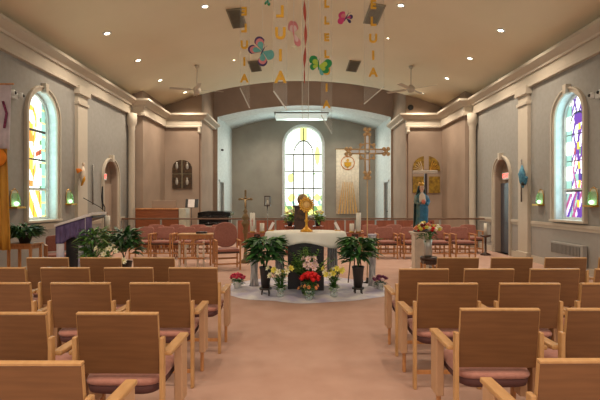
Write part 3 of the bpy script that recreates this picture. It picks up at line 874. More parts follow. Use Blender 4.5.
def candle(X, Y, z, r, h, lab, stripe=False):
    t = thing('pillar_candle', lab, 'candle', (X, Y, z))
    MB().lathe([(r,0),(r,h-.004),(r-.006,h),(.01,h-.008)], (0,0,0), 20).build('wax_body', M['wax'], t, )
    MB().tube([(0,0,h-.01),(0,0,h+.02)], .003).build('wick', M['blackm'], t)
    if stripe: 
        b = MB().box(-.006, .006, -r-.002, -r+.004, h*.3, h*.7); b.box(-.018, .018, -r-.002, -r+.012, h*.55, h*.58); b.build('cross_motif', M['waxred'], t)
    return t
def candle_stand(X, Y, big, sm, lab, s):
    t = thing('candle_stand', lab, 'candle stand', (X, Y, 0))
    for k in range(3):
        a = 2*PI*k/3+.3; MB().bar((.05*math.cos(a), .05*math.sin(a), .9), (.16*math.cos(a), .16*math.sin(a), 0), .02, .02).build('leg', M['dkwood'], t)
    MB().box(-.17, .17, -.07, .07, .93, .96).build('tray', M['panel'], t, bevel=.006)
    for x in (-.086, .09) if s > 0 else (-.06, .065): MB().lathe([(.05,.96),(.055,.98),(.02,.985)], (x,0,0), 16).build('cup', M['brass'], t)
    MB().lathe([(.06,.88),(.06,.93)], (0,0,0), 16).build('collar', M['dkwood'], t)
candle_stand(-.79, 8.3, 0, 0, 'dark wooden candle stand at the left end of the altar', 1)
candle_stand(1.015, 8.3, 0, 0, 'dark wooden candle stand at the right end of the altar', -1)
candle(-.876, 8.3, .982, .047, .34, 'tall white pillar candle with red marks left of the altar', True)
candle(-.70, 8.3, .982, .042, .15, 'short white pillar candle left of the altar')
candle(1.08, 8.3, .982, .045, .34, 'tall white pillar candle right of the altar')
candle(.955, 8.3, .982, .042, .14, 'short white pillar candle right of the altar')
def card(px, lab, s):
    X = (px-300)*8.1/F; t = thing('altar_card', lab, 'card stand', (X, 8.1, 1.006))
    MB().box(-.05, .05, -.03, .03, 0, .012).build('foot', M['brass'], t)
    MB().bar((-s*.03,0,.01), (s*.045,0,.15), .012, .05).build('card', M['paperw'], t)
card(271, 'white slanted card on the left end of the altar', 1); card(337.5, 'white slanted card on the right end of the altar', -1)

# processional cross
X = (367.3-300)*8.35/F; zc0 = EYE+(201-151.5)*8.35/F
t = thing('processional_cross', 'tall gilded processional cross on a thin pole right of the altar', 'cross', (X, 8.35, 0))
MB().tube([(0,0,.04),(0,0,zc0-.5)], .011).build('pole', M['palegold'], t)
MB().lathe([(.09,0),(.09,.02),(.03,.05),(.02,.12)], (0,0,0), 20).build('base', M['blackm'], t)
b = MB(); H = .40
for s in (-1, 1):
    b.tube([(s*.038,0,zc0-.47),(s*.038,0,zc0+.33)], .015); b.tube([(-.33,0,zc0+s*.038),(.33,0,zc0+s*.038)], .015)
b.build('beams', M['palegold'], t)
b = MB().box(-.026, .026, -.006, .006, zc0-.46, zc0+.3); b.box(-.3, .3, -.006, .006, zc0-.026, zc0+.026); b.ball((0,-.01,zc0), .045, .02, .045); b.build('inlay', M['silver'], t)
for (x, z) in ((-.35,0),(.35,0),(0,.36),(0,-.44)):
    b = MB()
    for dx, dz in ((0,0),(.03,.04),(-.03,.04),(.03,-.04),(-.03,-.04)): b.ball((x+dx*1.3,0,zc0+z+dz*1.2), .038, .028, .038, 10, 6)
    b.build('trefoil_end', M['palegold'], t)
b = MB(); 
b.tube([(.15*math.cos(2*PI*k/32),0,zc0+.15*math.sin(2*PI*k/32)) for k in range(33)], .013, cap=False)
for k in range(4):
    a = PI/4+k*PI/2; b.ball((.17*math.cos(a),0,zc0+.17*math.sin(a)), .035, .02, .035, 10, 6)
b.build('ring', M['palegold'], t)

# standing gold crucifix left of altar
X = (245.5-300)*11.2/F
t = thing('standing_crucifix', 'ornate gold crucifix on a turned stand left of the altar', 'crucifix', (X, 11.2, 0))
MB().lathe([(.13,0),(.13,.05),(.06,.1),(.035,.3),(.035,.6),(.05,.72),(.08,.78),(.05,.86),(.09,.95),(.11,1.0),(.05,1.06),(.1,1.12),(.06,1.2),(.03,1.24),(.06,1.28),(.03,1.33),(.02,1.36)], (0,0,0), 18).build('stand', M['bronze'], t)
b = MB().box(-.025,.025,-.015,.015,1.35,1.78); b.box(-.145,.145,-.015,.015,1.56,1.61)
for x, z in ((-.15,1.585),(.15,1.585),(0,1.79)): b.ball((x,0,z), .03, .02, .03, 10, 6)
b.build('cross', M['bronze'], t)
b = MB().tube([(0,-.03,1.40),(0,-.035,1.5),(0,-.03,1.58)], [.012,.02,.024], 8); b.tube([(-.11,-.025,1.61),(0,-.03,1.57),(.11,-.025,1.61)], .01, 6); b.ball((0,-.035,1.63), .018, n=8, m=6); b.build('corpus', M['palegold'], t)
# lantern stand
X = (267.5-300)*12.2/F
t = thing('lantern_stand', 'slim metal lantern on a pole left of the chancel window', 'lantern', (X, 12.2, 0))
MB().tube([(0,0,0.02),(0,0,1.42)], .014).build('pole', M['greymetal'], t); MB().lathe([(.14,0),(.14,.02),(.03,.05)], (0,0,0), 16).build('base', M['greymetal'], t)
b = MB()
for x in (-.07,.07):
    for y in (-.05,.05): b.box(x-.012,x+.012,y-.012,y+.012,1.42,1.66)
b.box(-.085,.085,-.065,.065,1.40,1.43); b.box(-.085,.085,-.065,.065,1.65,1.68); b.build('lantern_cage', M['dkwood'], t)
MB().lathe([(.025,1.43),(.025,1.56)], (0,0,0), 10).build('candle', M['wax'], t)

# ------------------------------------------------------------------ plants
def foliage(n, R, H, z0, leafL, leafW, up=.5, seed=1, droop=.5):
    rnd = random.Random(seed); b = MB()
    for i in range(n):
        a = rnd.uniform(0, 2*PI); e = rnd.uniform(.05, 1)
        r0 = R*.6*math.sqrt(rnd.random()); zz = z0+H*rnd.random()**.8
        q = Vector((r0*math.cos(a), r0*math.sin(a), zz))
        d = Vector((math.cos(a)*1.0, math.sin(a)*1.0, up*rnd.uniform(-.4, 1.4)))
        b.leaf(q, d, leafL*rnd.uniform(.6, 1.15), leafW*rnd.uniform(.7, 1.2), droop*rnd.random(), mi=rnd.choice((0,0,1)))
    for i in range(10):
        a = rnd.uniform(0, 2*PI); b.tube([(0,0,z0-.12),(R*.35*math.cos(a), R*.35*math.sin(a), z0+H*.8)], .006, 5)
    return b
def pot(prof, m, t, z=0, name='pot'):
    return MB().lathe(prof, (0,0,z), 24).build(name, m, t)
def leafy(name, lab, x, y, pz, R, H, z0, n, LL, LW, m=('leaf','leafd'), cat='potted plant', potm='potdk', pr=.11, ph=.3, seed=1, up=.5, stand=None):
    t = thing(name, lab, cat, (x, y, pz))
    pot([(pr*.7,0),(pr,ph*.9),(pr*1.08,ph*.92),(pr*1.08,ph),(pr*.9,ph),(pr*.88,ph-.03),(.0001,ph-.03)], M[potm], t)
    foliage(n, R, H, z0, LL, LW, up, seed).build('foliage', [M[k] for k in m], t)
    return t
def stand(x, y, h, r, m, lab, z=0):
    t = thing('plant_stand', lab, 'plant stand', (x, y, z))
    MB().lathe([(r,h-.025),(r,h)], (0,0,0), 20).build('top', M[m], t)
    for k in range(4):
        a = PI/4+k*PI/2; MB().bar((r*.7*math.cos(a), r*.7*math.sin(a), h-.02), (r*.85*math.cos(a), r*.85*math.sin(a), 0), .022, .022).build('leg', M[m], t)
    return t
stand(-.56, 7.32, .12, .10, 'potdk', 'low dark stand under the leafy plant left of the altar', .01)
leafy('peace_lily', 'broad-leaved green plant in a dark pot left of the altar', -.56, 7.32, .135, .40, .36, .43, 260, .21, .085, seed=3, pr=.095, ph=.34, up=.30)
stand(.95, 7.36, .12, .10, 'potdk', 'low dark stand under the leafy plant right of the altar', .01)
leafy('peace_lily', 'broad-leaved green plant in a dark pot right of the altar', .95, 7.36, .135, .37, .36, .43, 260, .20, .08, seed=5, pr=.095, ph=.34, up=.30)
# palm in front of altar block
t = thing('parlour_palm', 'light green palm with arching leaves before the dark altar block', 'potted plant', (.10, 7.36, .03))
pot([(.07,0),(.1,.2),(.09,.2),(.0001,.17)], M['potdk'], t)
b_w = .14; b = MB(); rnd = random.Random(9)
for i in range(34):
    a = rnd.uniform(0, 2*PI); el = rnd.uniform(.75, 1.5); L_ = rnd.uniform(.42, .66)
    d = Vector((math.cos(a)*math.cos(el), math.sin(a)*math.cos(el)*.7, math.sin(el)))
    q0 = Vector((0,0,.2)); 
    for k in range(7):
        f_ = .35+.65*k/6; q = q0+d*L_*f_+Vector((0,0,-.1*f_*f_))
        for s in (-1, 1):
            sd = Vector((-math.sin(a), math.cos(a), 0))*s
            b.leaf(q, sd*.8+d*.6, b_w*(1.1-f_*.5), .030, .3, mi=rnd.choice((0,1)), seg=3)
    b.tube([q0, q0+d*L_*.5+Vector((0,0,-.02)), q0+d*L_+Vector((0,0,-.1))], .004, 5)
b.build('fronds', [M['leafl'], M['leaf']], t)

def lily_flower(b, c, d, L, r, mi=0, mc=1):
    c = Vector(c); d = Vector(d).normalized(); sx = d.orthogonal().normalized(); sy = d.cross(sx)
    for k in range(6):
        a = 2*PI*k/6; o_ = sx*math.cos(a)+sy*math.sin(a); side = d.cross(o_).normalized()
        w = r*.38
        pts = [c, c+d*L*.5+o_*r*.35, c+d*L*.9+o_*r*.85, c+d*L*.85+o_*r*1.3]
        ws = [w*.4, w, w*.9, .001]
        vs = []
        for q, ww in zip(pts, ws): vs += [q-side*ww, q+side*ww]
        b.add(vs, [(0,1,3,2),(2,3,5,4),(4,5,7,6)], mi, True)
    for k in range(3):
        a = 2*PI*k/3; b.tube([c, c+d*L*1.0+(sx*math.cos(a)+sy*math.sin(a))*r*.2], .003, 4, mc)
def lily_plant(name, lab, x, y, z0, H, spread, nf, petal, seed, potm='glass', foil=.0, leafm=('leaf','leafl'), size=.07):
    rnd = random.Random(seed)
    t = thing(name, lab, 'potted flowers', (x, y, z0))
    pot([(.05,0),(.06,.02),(.055,.1),(.07,.15),(.06,.15),(.05,.1),(.0001,.03)], M[potm], t)
    b = MB()
    heads = []
    for i in range(nf):
        a = 2*PI*i/nf+rnd.uniform(-.4,.4); rr = spread*rnd.uniform(.35, 1); h = H*rnd.uniform(.72, 1)
        top = Vector((rr*math.cos(a), rr*.7*math.sin(a), h)); b.tube([(0,0,.03), (top.x*.3, top.y*.3, h*.6), top], .005, 5)
        heads.append((top, a))
        for k in range(14):
            f_ = rnd.uniform(.15,.95); q = Vector((top.x*f_*.5, top.y*f_*.5, h*f_)); aa = rnd.uniform(0, 2*PI)
            b.leaf(q, (math.cos(aa), math.sin(aa), .9), rnd.uniform(.09,.15), .024, .4, mi=rnd.choice((0,0,1)))
    b.build('stems', [M[k] for k in leafm], t)
    for top, a in heads:
        fb = MB(); lily_flower(fb, top, (math.cos(a)*.8, math.sin(a)*.8-.5, .5), size, size*.85)
        fb.build('blossom', [M[petal] if isinstance(petal, str) else M[petal[rnd.randrange(len(petal))]], M['yellow']], t)
    return t
lily_plant('easter_lily', 'cream and yellow lilies in a clear vase, front left of the altar', -.31, 7.12, .02, .46, .17, 12, ('lily','lily','yellow'), 11, size=.052)
lily_plant('easter_lily', 'cream and yellow lilies in a clear vase, front right of the altar', .54, 7.16, .02, .46, .15, 12, ('yellow','lily','yellow'), 12, size=.05)

def blossom(b, c, r, rnd, mi=0, layers=3):
    c = Vector(c)
    for l in range(layers):
        k = 5+l; rr = r*(.4+.6*l/(layers-1 or 1))
        for i in range(k):
            a = 2*PI*i/k+l*.5; d = Vector((math.cos(a), math.sin(a), 1.6-l*.65))
            b.leaf(c-Vector((0,0,r*.2)), d, rr, r*.75, -.2, mi, seg=3, fold=-.3)
    b.ball(c, r*.62, n=8, m=6, mi=mi)
def bouquet(name, lab, x, y, z0, potp, potm, cz, R, RZ, items, seed, leafn=60, leafL=.07, leafm=('leaf','leafd'), cat='potted flowers', br=.03):
    rnd = random.Random(seed); t = thing(name, lab, cat, (x, y, z0))
    pot(potp, M[potm], t, name='pot' if potm != 'glass' else 'vase')
    lb = foliage(leafn, R, RZ, cz-RZ, leafL, leafL*.45, .6, seed)
    lb.build('foliage', [M[k] for k in leafm], t)
    for m_, n_ in items:
        for i in range(n_):
            a = rnd.uniform(0, 2*PI); rr = math.sqrt(rnd.random())
            q = (R*rr*math.cos(a), R*.8*rr*math.sin(a), cz+RZ*math.sqrt(max(0,1-rr*rr))*rnd.uniform(.5,1))
            fb = MB(); blossom(fb, q, br*rnd.uniform(.85,1.2), rnd); fb.build('blossom', M[m_], t)
    return t
PP = [(.055,0),(.075,.13),(.08,.14),(.068,.14),(.065,.11),(.0001,.11)]
bouquet('potted_begonia', 'low pot of crimson-pink blooms at the left edge of the floor cloth', -1.085, 7.8, .012, PP, 'potwh', .18, .14, .09, [('rose', 26)], 21, br=.036)
bouquet('potted_cyclamen', 'low pot of plum-purple blooms at the right edge of the floor cloth', 1.37, 7.7, .012, PP, 'potwh', .17, .13, .09, [('plum', 22), ('blush', 3)], 22, br=.036, leafm=('leafd','leafd'))
t = bouquet('red_azalea', 'bright red blossoms in a clear vase in front of the altar', .155, 6.98, .02, [(.045,0),(.05,.02),(.04,.1),(.06,.17),(.05,.17),(.0001,.03)], 'glass', .29, .14, .14, [('red', 46)], 23, br=.045, leafn=50)
lily_plant('peach_freesia', 'small peach blossoms in front of the bright red flowers', .135, 6.93, .02, .22, .16, 8, 'peach', 33, size=.03)
lily_plant('pink_orchid', 'pale pink orchid blossoms rising behind the bright red flowers', .165, 7.14, .02, .62, .11, 18, 'blush', 31, size=.05)
# silver wrapped pillars
def pillar(x, y, h, r, lab, m='drape'):
    t = thing('draped_pillar', lab, 'pillar', (x, y, 0))
    MB().lathe([(r*1.3,.01),(r*1.1,.06),(r,.15),(r*.92,h*.35),(r*1.1,h*.5),(r*.88,h*.62),(r,h*.9),(r*1.15,h)], (0,0,0), 40, wav=lambda a, z: .07*math.sin(a*9+z*9)).build('wrap', M[m], t)
    MB().lathe([(r*1.3,h),(r*1.3,h+.03)], (0,0,0), 24).build('cap', M['tulle'], t)
pillar(-.83, 8.15, .84, .065, 'slim silver-draped pillar behind the left altar plant')
pillar(1.29, 8.05, .92, .06, 'slim silver-draped pillar beside the processional cross')
def hang(x, y, z0, z1, w, lab):
    b = MB(); n = 24; vs = []; fs = []
    for j in range(9):
        for i in range(n+1):
            u = i/n*2-1; z = z1+(z0-z1)*j/8; ww = w/2*(1-.25*(1-j/8))
            vs.append((u*ww, .03*math.sin(u*14)*(.3+.7*j/8), z))
    for j in range(8):
        for i in range(n): fs.append((j*(n+1)+i, j*(n+1)+i+1, (j+1)*(n+1)+i+1, (j+1)*(n+1)+i))
    b.add(vs, fs, 0, True); tag(b.build('grey_drape', M['drape'], loc=(x, y, 0), solid=.01), lab, 'cloth')
hang(-.37, 8.2, .25, .93, .16, 'grey pleated drape hanging left of the dark altar block')
hang(.59, 8.2, .25, .93, .2, 'grey pleated drape hanging right of the dark altar block')
# small chancel window flowers on shelf
def win_flowers(px, lab, seed):
    Y = 13.0; X = (px-300)*Y/F
    st = thing('flower_pedestal', 'slim wooden pedestal under the flowers to the '+lab.split(', ')[1].split()[0]+' of the monstrance', 'pedestal', (X, Y, 0))
    MB().box(-.13,.13,-.13,.13,0,.78).build('column', M['panel'], st, bevel=.01); MB().box(-.16,.16,-.16,.16,.78,.82).build('top', M['panel'], st, bevel=.006)
    bouquet('flower_arrangement', lab, X, Y, .822, [(.06,0),(.09,.14),(.08,.14),(.0001,.1)], 'potdk', .3, .17, .2, [('lily', 12), ('yellow', 7)], seed, leafn=60, leafL=.16, leafm=('leafl','leaf'), br=.05)
win_flowers(290, 'white and yellow flower arrangement, left of the monstrance', 41); win_flowers(318, 'white and yellow flower arrangement, right of the monstrance', 42)

# ------------------------------------------------------------------ banner on back wall
t = thing('chancel_banner', 'tall pale banner with golden rays and a gold chalice circle', 'banner', (2.60, YC-.05, 0))
z1 = EYE+(201-149)*24.5/F; z0 = EYE-(214-201)*24.5/F; w = .63
b = MB(); n = 30; vs = []; fs = []
for j in range(2):
    for i in range(n+1):
        u = i/n*2-1; vs.append((u*w, .015*math.sin(u*25)*j, z1 if j == 0 else z0))
for i in range(n): fs.append((i, i+1, n+2+i, n+1+i))
b.add(vs, fs, 0, True); b.build('cloth', M['bannerw'], t, solid=.01)
MB().tube([(-w-.05,0,z1),(w+.05,0,z1)], .02).build('rod', M['brass'], t)
b = MB()
for k in range(7):
    u0 = (-.25+k*.083); u1 = (-.50+k*.167)
    b.add([(u0-.012,-.03,z0+1.75),(u0+.012,-.03,z0+1.75),(u1+.038,-.035,z0+.02),(u1-.038,-.035,z0+.02)], [(0,1,2,3)])
b.build('rays', M['amber'], t, solid=.006)
b = MB().tube([(.36*math.cos(2*PI*k/32), -.03, z1-.75+.36*math.sin(2*PI*k/32)) for k in range(33)], .018, cap=False)
b.build('circle', M['orangeb'], t)
b = MB().prism([(-.2,z1-.72),(.2,z1-.72),(.16,z1-.92),(.05,z1-.98),(-.05,z1-.98),(-.16,z1-.92)], -.045, -.03); b.prism([(-.03,z1-1.05),(.03,z1-1.05),(.03,z1-.95),(-.03,z1-.95)], -.045, -.03)
b.prism([(.0+.08*math.cos(2*PI*k/16), z1-.62+.08*math.sin(2*PI*k/16)) for k in range(16)], -.045, -.03)
b.build('chalice', M['orange'], t)
# left nave banner
t = thing('standing_banner', 'tall lilac and golden cloth banner at the left edge', 'banner', (0, 0, 0))
Yb = 7.6; zt_ = EYE+(201-84)*Yb/F; zb = EYE-(250-201)*Yb/F; xa = -6.55+.55; 
def bx(px): return (px-300)*Yb/F
t.location = ((bx(-22)+bx(9))/2+.0, Yb, 0)
ww = .27; cx = 0
def strip(zA, zB, wA, wB, name, m, amp=.02, y=0):
    b = MB(); n = 30; vs = []; fs = []
    for j in range(7):
        z = zA+(zB-zA)*j/6; w_ = wA+(wB-wA)*j/6
        for i in range(n+1):
            u = i/n*2-1; vs.append((u*w_, y+amp*math.sin(u*18)*(.2+.8*j/6), z))
    for j in range(6):
        for i in range(n): fs.append((j*(n+1)+i, j*(n+1)+i+1, (j+1)*(n+1)+i+1, (j+1)*(n+1)+i))
    b.add(vs, fs, 0, True); return b.build(name, m, t, solid=.008)
zm = EYE+(201-150)*Yb/F
strip(zt_, zm, .30, .27, 'upper_cloth', M['bannerp'], .008)
strip(zm+.02, zb, .25, .33, 'lower_cloth', M['bannerg'], .04, -.03)
b = MB().lathe([(.0001,-.01),(.15,-.01),(.15,.01),(.0001,.01)], (0,0,0), 24, T=Matrix.Translation((.12,-.085,EYE+(201-158)*Yb/F)) @ Matrix.Rotation(PI/2, 4, 'X')); b.build('orange_disc', M['orangeb'], t)
b = MB().tube([(.18,-.03,zt_-.3),(.24,-.03,zt_-.5),(.2,-.03,zt_-.75)], .02, 6); b.build('pink_figure', M['plum'], t)
MB().tube([(-.35,0,zt_),(.34,0,zt_)], .015).build('crossbar', M['oak'], t); MB().tube([(-.1,.05,.02),(-.1,.05,zt_+.02)], .018).build('pole', M['oak'], t)
MB().lathe([(.2,0),(.2,.03),(.04,.06)], (-.1,.05,0), 16).build('base', M['dkwood'], t)

# ------------------------------------------------------------------ sconces, emergency lights, wall figures
def sconce(X, s, y, z, lab, rr=.0):
    t = thing('wall_sconce', lab, 'wall lamp', (X, y, z), 0, 'green glass wall sconces')
    MB().box(*sorted((0, s*.02)), -.12, .12, -.12, .22).build('backplate', M['trim'], t, bevel=.006)
    N = 12; b = MB(); prof = [(.10*math.sin(PI*i/N*.5+0), 0) for i in range(2)]
    vs = []; fs = []
    for j in range(5):
        z_ = -.1+.26*j/4
        for i in range(N+1):
            a = -PI/2+PI*i/N; r = .105 if j < 3 else .105*math.cos((j-2)*.45)
            vs.append((s*(.02+r*math.cos(a)), r*math.sin(a), z_))
    for j in range(4):
        for i in range(N): fs.append((j*(N+1)+i, j*(N+1)+i+1, (j+1)*(N+1)+i+1, (j+1)*(N+1)+i))
    b.add(vs, fs, 0, True); b.build('glass_shade', M['sconce'], t)
    b = MB().box(*sorted((s*.0, s*.16)), -.14, .14, -.15, -.11); b.tube([(s*.02,-.12,-.12),(s*.02,-.125,.1),(s*.02,-.09,.2),(s*.02,0,.25),(s*.02,.09,.2),(s*.02,.125,.1),(s*.02,.12,-.12)], .009)
    b.build('brass_frame', M['brass'], t)
    MB().ball((s*.065,0,-.055), .04, .07, .045).build('bulb', M['sconceb'], t)
def wy(X, px): return X*F/(px-300)
sconce(XL, 1, wy(XL, 68), EYE+2*wy(XL,68)/F, 'green glass wall sconce right of the left window')
sconce(XL, 1, wy(XL, 13.5), EYE-0*wy(XL,13)/F, 'green glass wall sconce left of the left window')
sconce(XR, -1, wy(XR, 541.5), EYE+1.5*wy(XR,541)/F, 'green glass wall sconce left of the right window')
sconce(XR, -1, wy(XR, 594.5), EYE+1.5*wy(XR,594)/F, 'green glass wall sconce at the right edge of the picture')
def flood(X, s, y, z, lab):
    t = thing('emergency_light', lab, 'emergency light', (X, y, z))
    MB().box(*sorted((0, s*.08)), -.1, .1, -.06, .06).build('housing', M['white'], t, bevel=.01)
    for dy in (-.13, .13):
        b = MB().lathe([(.02,-.05),(.06,-.02),(.065,.03),(.05,.04)], (0,0,0), 16, T=Matrix.Translation((s*.12, dy, .02)) @ Matrix.Rotation(PI/2, 4, 'Y') @ Matrix.Rotation(.4 if s < 0 else -.4, 4, 'X')); b.build('lamp_head', M['white'], t)
        MB().ball((s*.16, dy, .02), .035).build('lens', M['blackm'], t)
flood(XL, 1, wy(XL, 11), EYE+(201-96)*wy(XL,13)/F, 'white twin-headed emergency light on the left wall')
flood(XR, -1, wy(XR, 602), EYE+(201-96)*wy(XR,599)/F, 'white twin-headed emergency light on the right wall')
# angel on left pilaster
y = 11.52; X = XL+.14
t = thing('angel_figure', 'golden winged angel figure mounted on the left pilaster', 'wall sculpture', (X, y, EYE+(201-175)*y/F))
b = MB().tube([(.03,.02,-.26),(.05,0,-.1),(.07,-.03,.08),(.05,.02,.22)], [.03,.06,.07,.03], 10); b.ball((.06,.03,.28), .04, .04, .05); b.build('body', M['ivory'], t)
MB().tube([(.04,-.04,-.28),(.1,-.02,-.12),(.1,.0,.0)], [.02,.04,.02], 8).build('sash', M['gold'], t)
b = MB()
for k in range(5): b.leaf((.05,-.04,.1), (-.1+.04*k,-1,.25-.28*k*.4), .26, .09, .1)
b.build('wing', M['orangeb'], t, solid=.01)
MB().box(-.03, .0, -.05, .05, -.1, .1).build('mount', M['trim'], t)
# blue figure on thin staff, right pilaster
y = 11.5; X = XR-.16
t = thing('blue_figure', 'pale blue winged cloth figure on the right pilaster', 'wall sculpture', (X, y, EYE+(201-176)*y/F))
b = MB().tube([(-.03,.02,-.3),(-.06,0,-.15),(-.08,-.02,.05),(-.05,.03,.28)], [.02,.07,.09,.015], 10); b.build('body', M['bluecl'], t)
b = MB()
for k in range(4): b.leaf((-.05,-.02,-.02), (0,-1+.1*k,-.15-.3*k), .24, .1, .1)
for k in range(3): b.leaf((-.05,.03,.08), (0,1,.2-.35*k), .16, .08, .1)
b.build('wing', M['bluecl'], t, solid=.01)
MB().ball((-.07,-.06,-.2), .05).build('dark_base', M['blackm'], t)
MB().box(-.02, .06, -.03, .03, -.06, .06).build('mount', M['trim'], t)
y = 11.72
tag(MB().tube([(XR-.135,y,EYE-.02),(XR-.135,y,EYE+1.08)], .02).build('wall_staff', M['greymetal']), 'thin grey staff upright on the wall beside the blue figure', 'staff')
y = wy(XL, 87)
tag(MB().tube([(XL+.03,12.45,EYE-.1),(XL+.03,12.45,EYE+1.0)], .02).build('wall_staff', M['greymetal']), 'thin grey staff upright on the wall beside the golden angel', 'staff')
# wall sockets / camera / speaker
tag(MB().ball((0,0,0), .07, .07, .05).build('dome_camera', M['blackm'], loc=(AL+.06, 21.2, EYE+(201-150)*21.2/F)), 'small dark dome camera on the left chancel arch wall', 'camera')
p = P(410.5, 107.5, YW-.03)
tag(MB().lathe([(.11,-.02),(.11,.03),(.07,.04)], (0,0,0), 20, T=Matrix.Rotation(PI/2, 4, 'X')).build('wall_speaker', M['blackm'], loc=p), 'small round black speaker high on the right wing wall', 'speaker')

# arched art panels
def art(cx, w, z0, z1, m, lab, gap, cross, fig):
    t = thing('arched_panel_art', lab, 'wall art', (cx, YW-.03, 0)); h = w/2; zp_ = z1-h*.85; zm_ = (z0+z1)/2
    def arcpoly(x0, x1, za_, zb_):
        pts = [(x0, za_), (x1, za_)]
        for k in range(9):
            x = x1+(x0-x1)*k/8; z = zp_+.85*math.sqrt(max(0, h*h-x*x)); pts.append((x, min(z, zb_)))
        return pts
    if cross: MB().prism(arcpoly(-h*.98, h*.98, z0, z1), .0, .02).build('backing', M[cross], t)
    for a, e in ((-h, -gap/2), (gap/2, h)):
        MB().prism([(a, z0), (e, z0), (e, zm_-gap/2+.02), (a, zm_-gap/2+.02)], -.03, 0).build('lower_panel', M[m], t)
        q = MB().prism(arcpoly(a, e, zm_+gap/2+.02, z1), -.03, 0).build('upper_panel', M[m], t)
        if fig:
            for zc_ in (z0+.25, zm_+.3):
                b = MB().ball(((a+e)/2, -.04, zc_), .06, .015, .12, 10, 6); b.ball(((a+e)/2, -.045, zc_+.14), .035, .015, .035, 8, 6); b.build('relief_figure', M['silver'], t)
        else:
            b = MB()
            for k in range(5):
                s = -1 if a < 0 else 1; an = .25+k*.27; 
                b.bar((s*(gap/2+.03), -.035, zm_+gap/2+.05), (s*(gap/2+.05+.36*math.cos(an)), -.035, zm_+gap/2+.06+.36*math.sin(an)), .015, .01)
            b.build('rays', M['ivory'] if a < 0 else M['gold'], t)
z0 = EYE+(201-193)*YW/F; z1 = EYE+(201-156)*YW/F
art((426-300)*YW/F, 1.07, z0, z1, 'artgold', 'arched gold four-part panel with a white cross on the right wall', .2, 'beige', False)
z0 = EYE+(201-188.5)*YW/F; z1 = EYE+(201-160)*YW/F
art((182.4-300)*YW/F, .77, z0, z1, 'artdark', 'arched dark bronze four-part relief on the left wall', .05, 'vent', True)

# wall grille (radiator) under right window
ya, ye = wy(XR-.08, 585), wy(XR-.08, 552)
t = thing('wall_heater', 'cream wall heater with a dark grille under the right window', 'heater', (XR-.035, (ya+ye)/2, 0))
L_ = (ye-ya)/2
MB().box(-.09, 0, -L_, L_, .17, .62).build('casing', M['dado'], t, bevel=.01)
MB().box(-.095, -.085, -L_+.1, L_-.04, .38, .58).build('grille', M['hgrille'], t)
b = MB(); k = 22
for i in range(k):
    yy = -L_+.12+(2*L_-.18)*i/(k-1); b.box(-.105, -.09, yy-.009, yy+.009, .38, .58)
b.build('fins', M['dado'], t)

# ------------------------------------------------------------------ left side: fern, ambo, lilies
pf = P(25, 243, 8.4)
t = thing('plant_stand', 'tall wooden four-legged stand under the fern at the left wall', 'plant stand', (pf.x, 8.4, 0))
h = pf.z
MB().box(-.24, .24, -.2, .2, h-.03, h).build('top', M['oak'], t, bevel=.006)
MB().box(-.2, .2, -.16, .16, h-.1, h-.03).build('apron', M['oak'], t)
for x in (-.2,.2):
    for y in (-.16,.16): MB().box(x-.02,x+.02,y-.02,y+.02,0,h-.03).build('leg', M['oak'], t)
leafy('boston_fern', 'bushy dark green fern spilling over the wooden stand', pf.x+.0, 8.4, h, .36, .20, .10, 420, .20, .035, m=('leafd','leaf'), ph=.14, pr=.12, seed=8, up=.5)

# ambo: sloped top under purple cloth
Ya = 8.3
def XA(px, Y=Ya): return (px-300)*Y/F
zl = EYE-(226-201)*Ya/F; zr_ = EYE-(215-201)*Ya/F
t = thing('lectern', 'dark lectern draped in purple at the left of the sanctuary', 'lectern', (0, Ya, 0))
xl, xr = XA(64), XA(99)
MB().box(XA(70), XA(90), -.15, .22, 0, .98).build('body', M['altar'], t, bevel=.01)
b = MB().prism([(xl, zl-.05), (xr, zr_-.05), (xr, zr_-.01), (xl, zl-.01)], -.25, .28); b.build('desk', M['dkwood'], t, bevel=.006)
MB().box(XA(66), XA(94), -.2, .27, 0, .05).build('plinth', M['dkwood'], t, bevel=.01)
# cloth: purple drape front with wavy hem
b = MB(); n = 40; vs = []; fs = []
for j in range(7):
    for i in range(n+1):
        u = i/n; x = xl-.01+(xr-xl-.11)*u; zt2 = zl+(zr_-zl)*u*.85
        hem = zt2-.30-.04*math.sin(u*9)-(.04*u)
        vs.append((x, -.265-.018*math.sin(u*38)*(j/6), zt2+(hem-zt2)*j/6))
for j in range(6):
    for i in range(n): fs.append((j*(n+1)+i, j*(n+1)+i+1, (j+1)*(n+1)+i+1, (j+1)*(n+1)+i))
b.add(vs, fs, 0, True)
k0 = len(b.v); q = [(xl-.01, -.265, zl), (xr-.12, -.265, zl+(zr_-zl)*.85), (xr-.12, .1, zl+(zr_-zl)*.85), (xl-.01, .1, zl)]
b.box(xr-.11, xr-.005, -.285, -.275, zr_-.36, zr_-.03)
tag(b.build('purple_cloth', M['purple'], loc=(0, Ya, 0), solid=.008), 'purple cloth hanging over the front of the lectern', 'cloth')
b = MB().prism([(xl-.01, zl+.002), (xr+.02, zr_+.002), (xr+.02, zr_+.055), (xl-.01, zl+.04)], -.31, .28)
b.box(xr-.125, xr-.03, -.285, -.272, .45, zr_-.02)
tag(b.build('white_cloth', M['paperw'], loc=(0, Ya, 0), bevel=.005), 'white cloth lying along the sloping lectern top', 'cloth')
for xx, w_, lab in ((XA(69), .14, 'silvery drape gathered at the left foot of the lectern'), (XA(89), .10, 'silvery drape gathered at the right foot of the lectern')):
    b = MB(); b.lathe([(w_*.75,0.0),(w_*.55,.25),(w_*.5,.5),(w_*.45,.78)], (0,0,0), 40, wav=lambda a, z: .1*math.sin(a*8+z*5), sy=.5)
    tag(b.build('silver_drape', M['tulle'], loc=(xx, Ya-.30, 0)), lab, 'cloth')
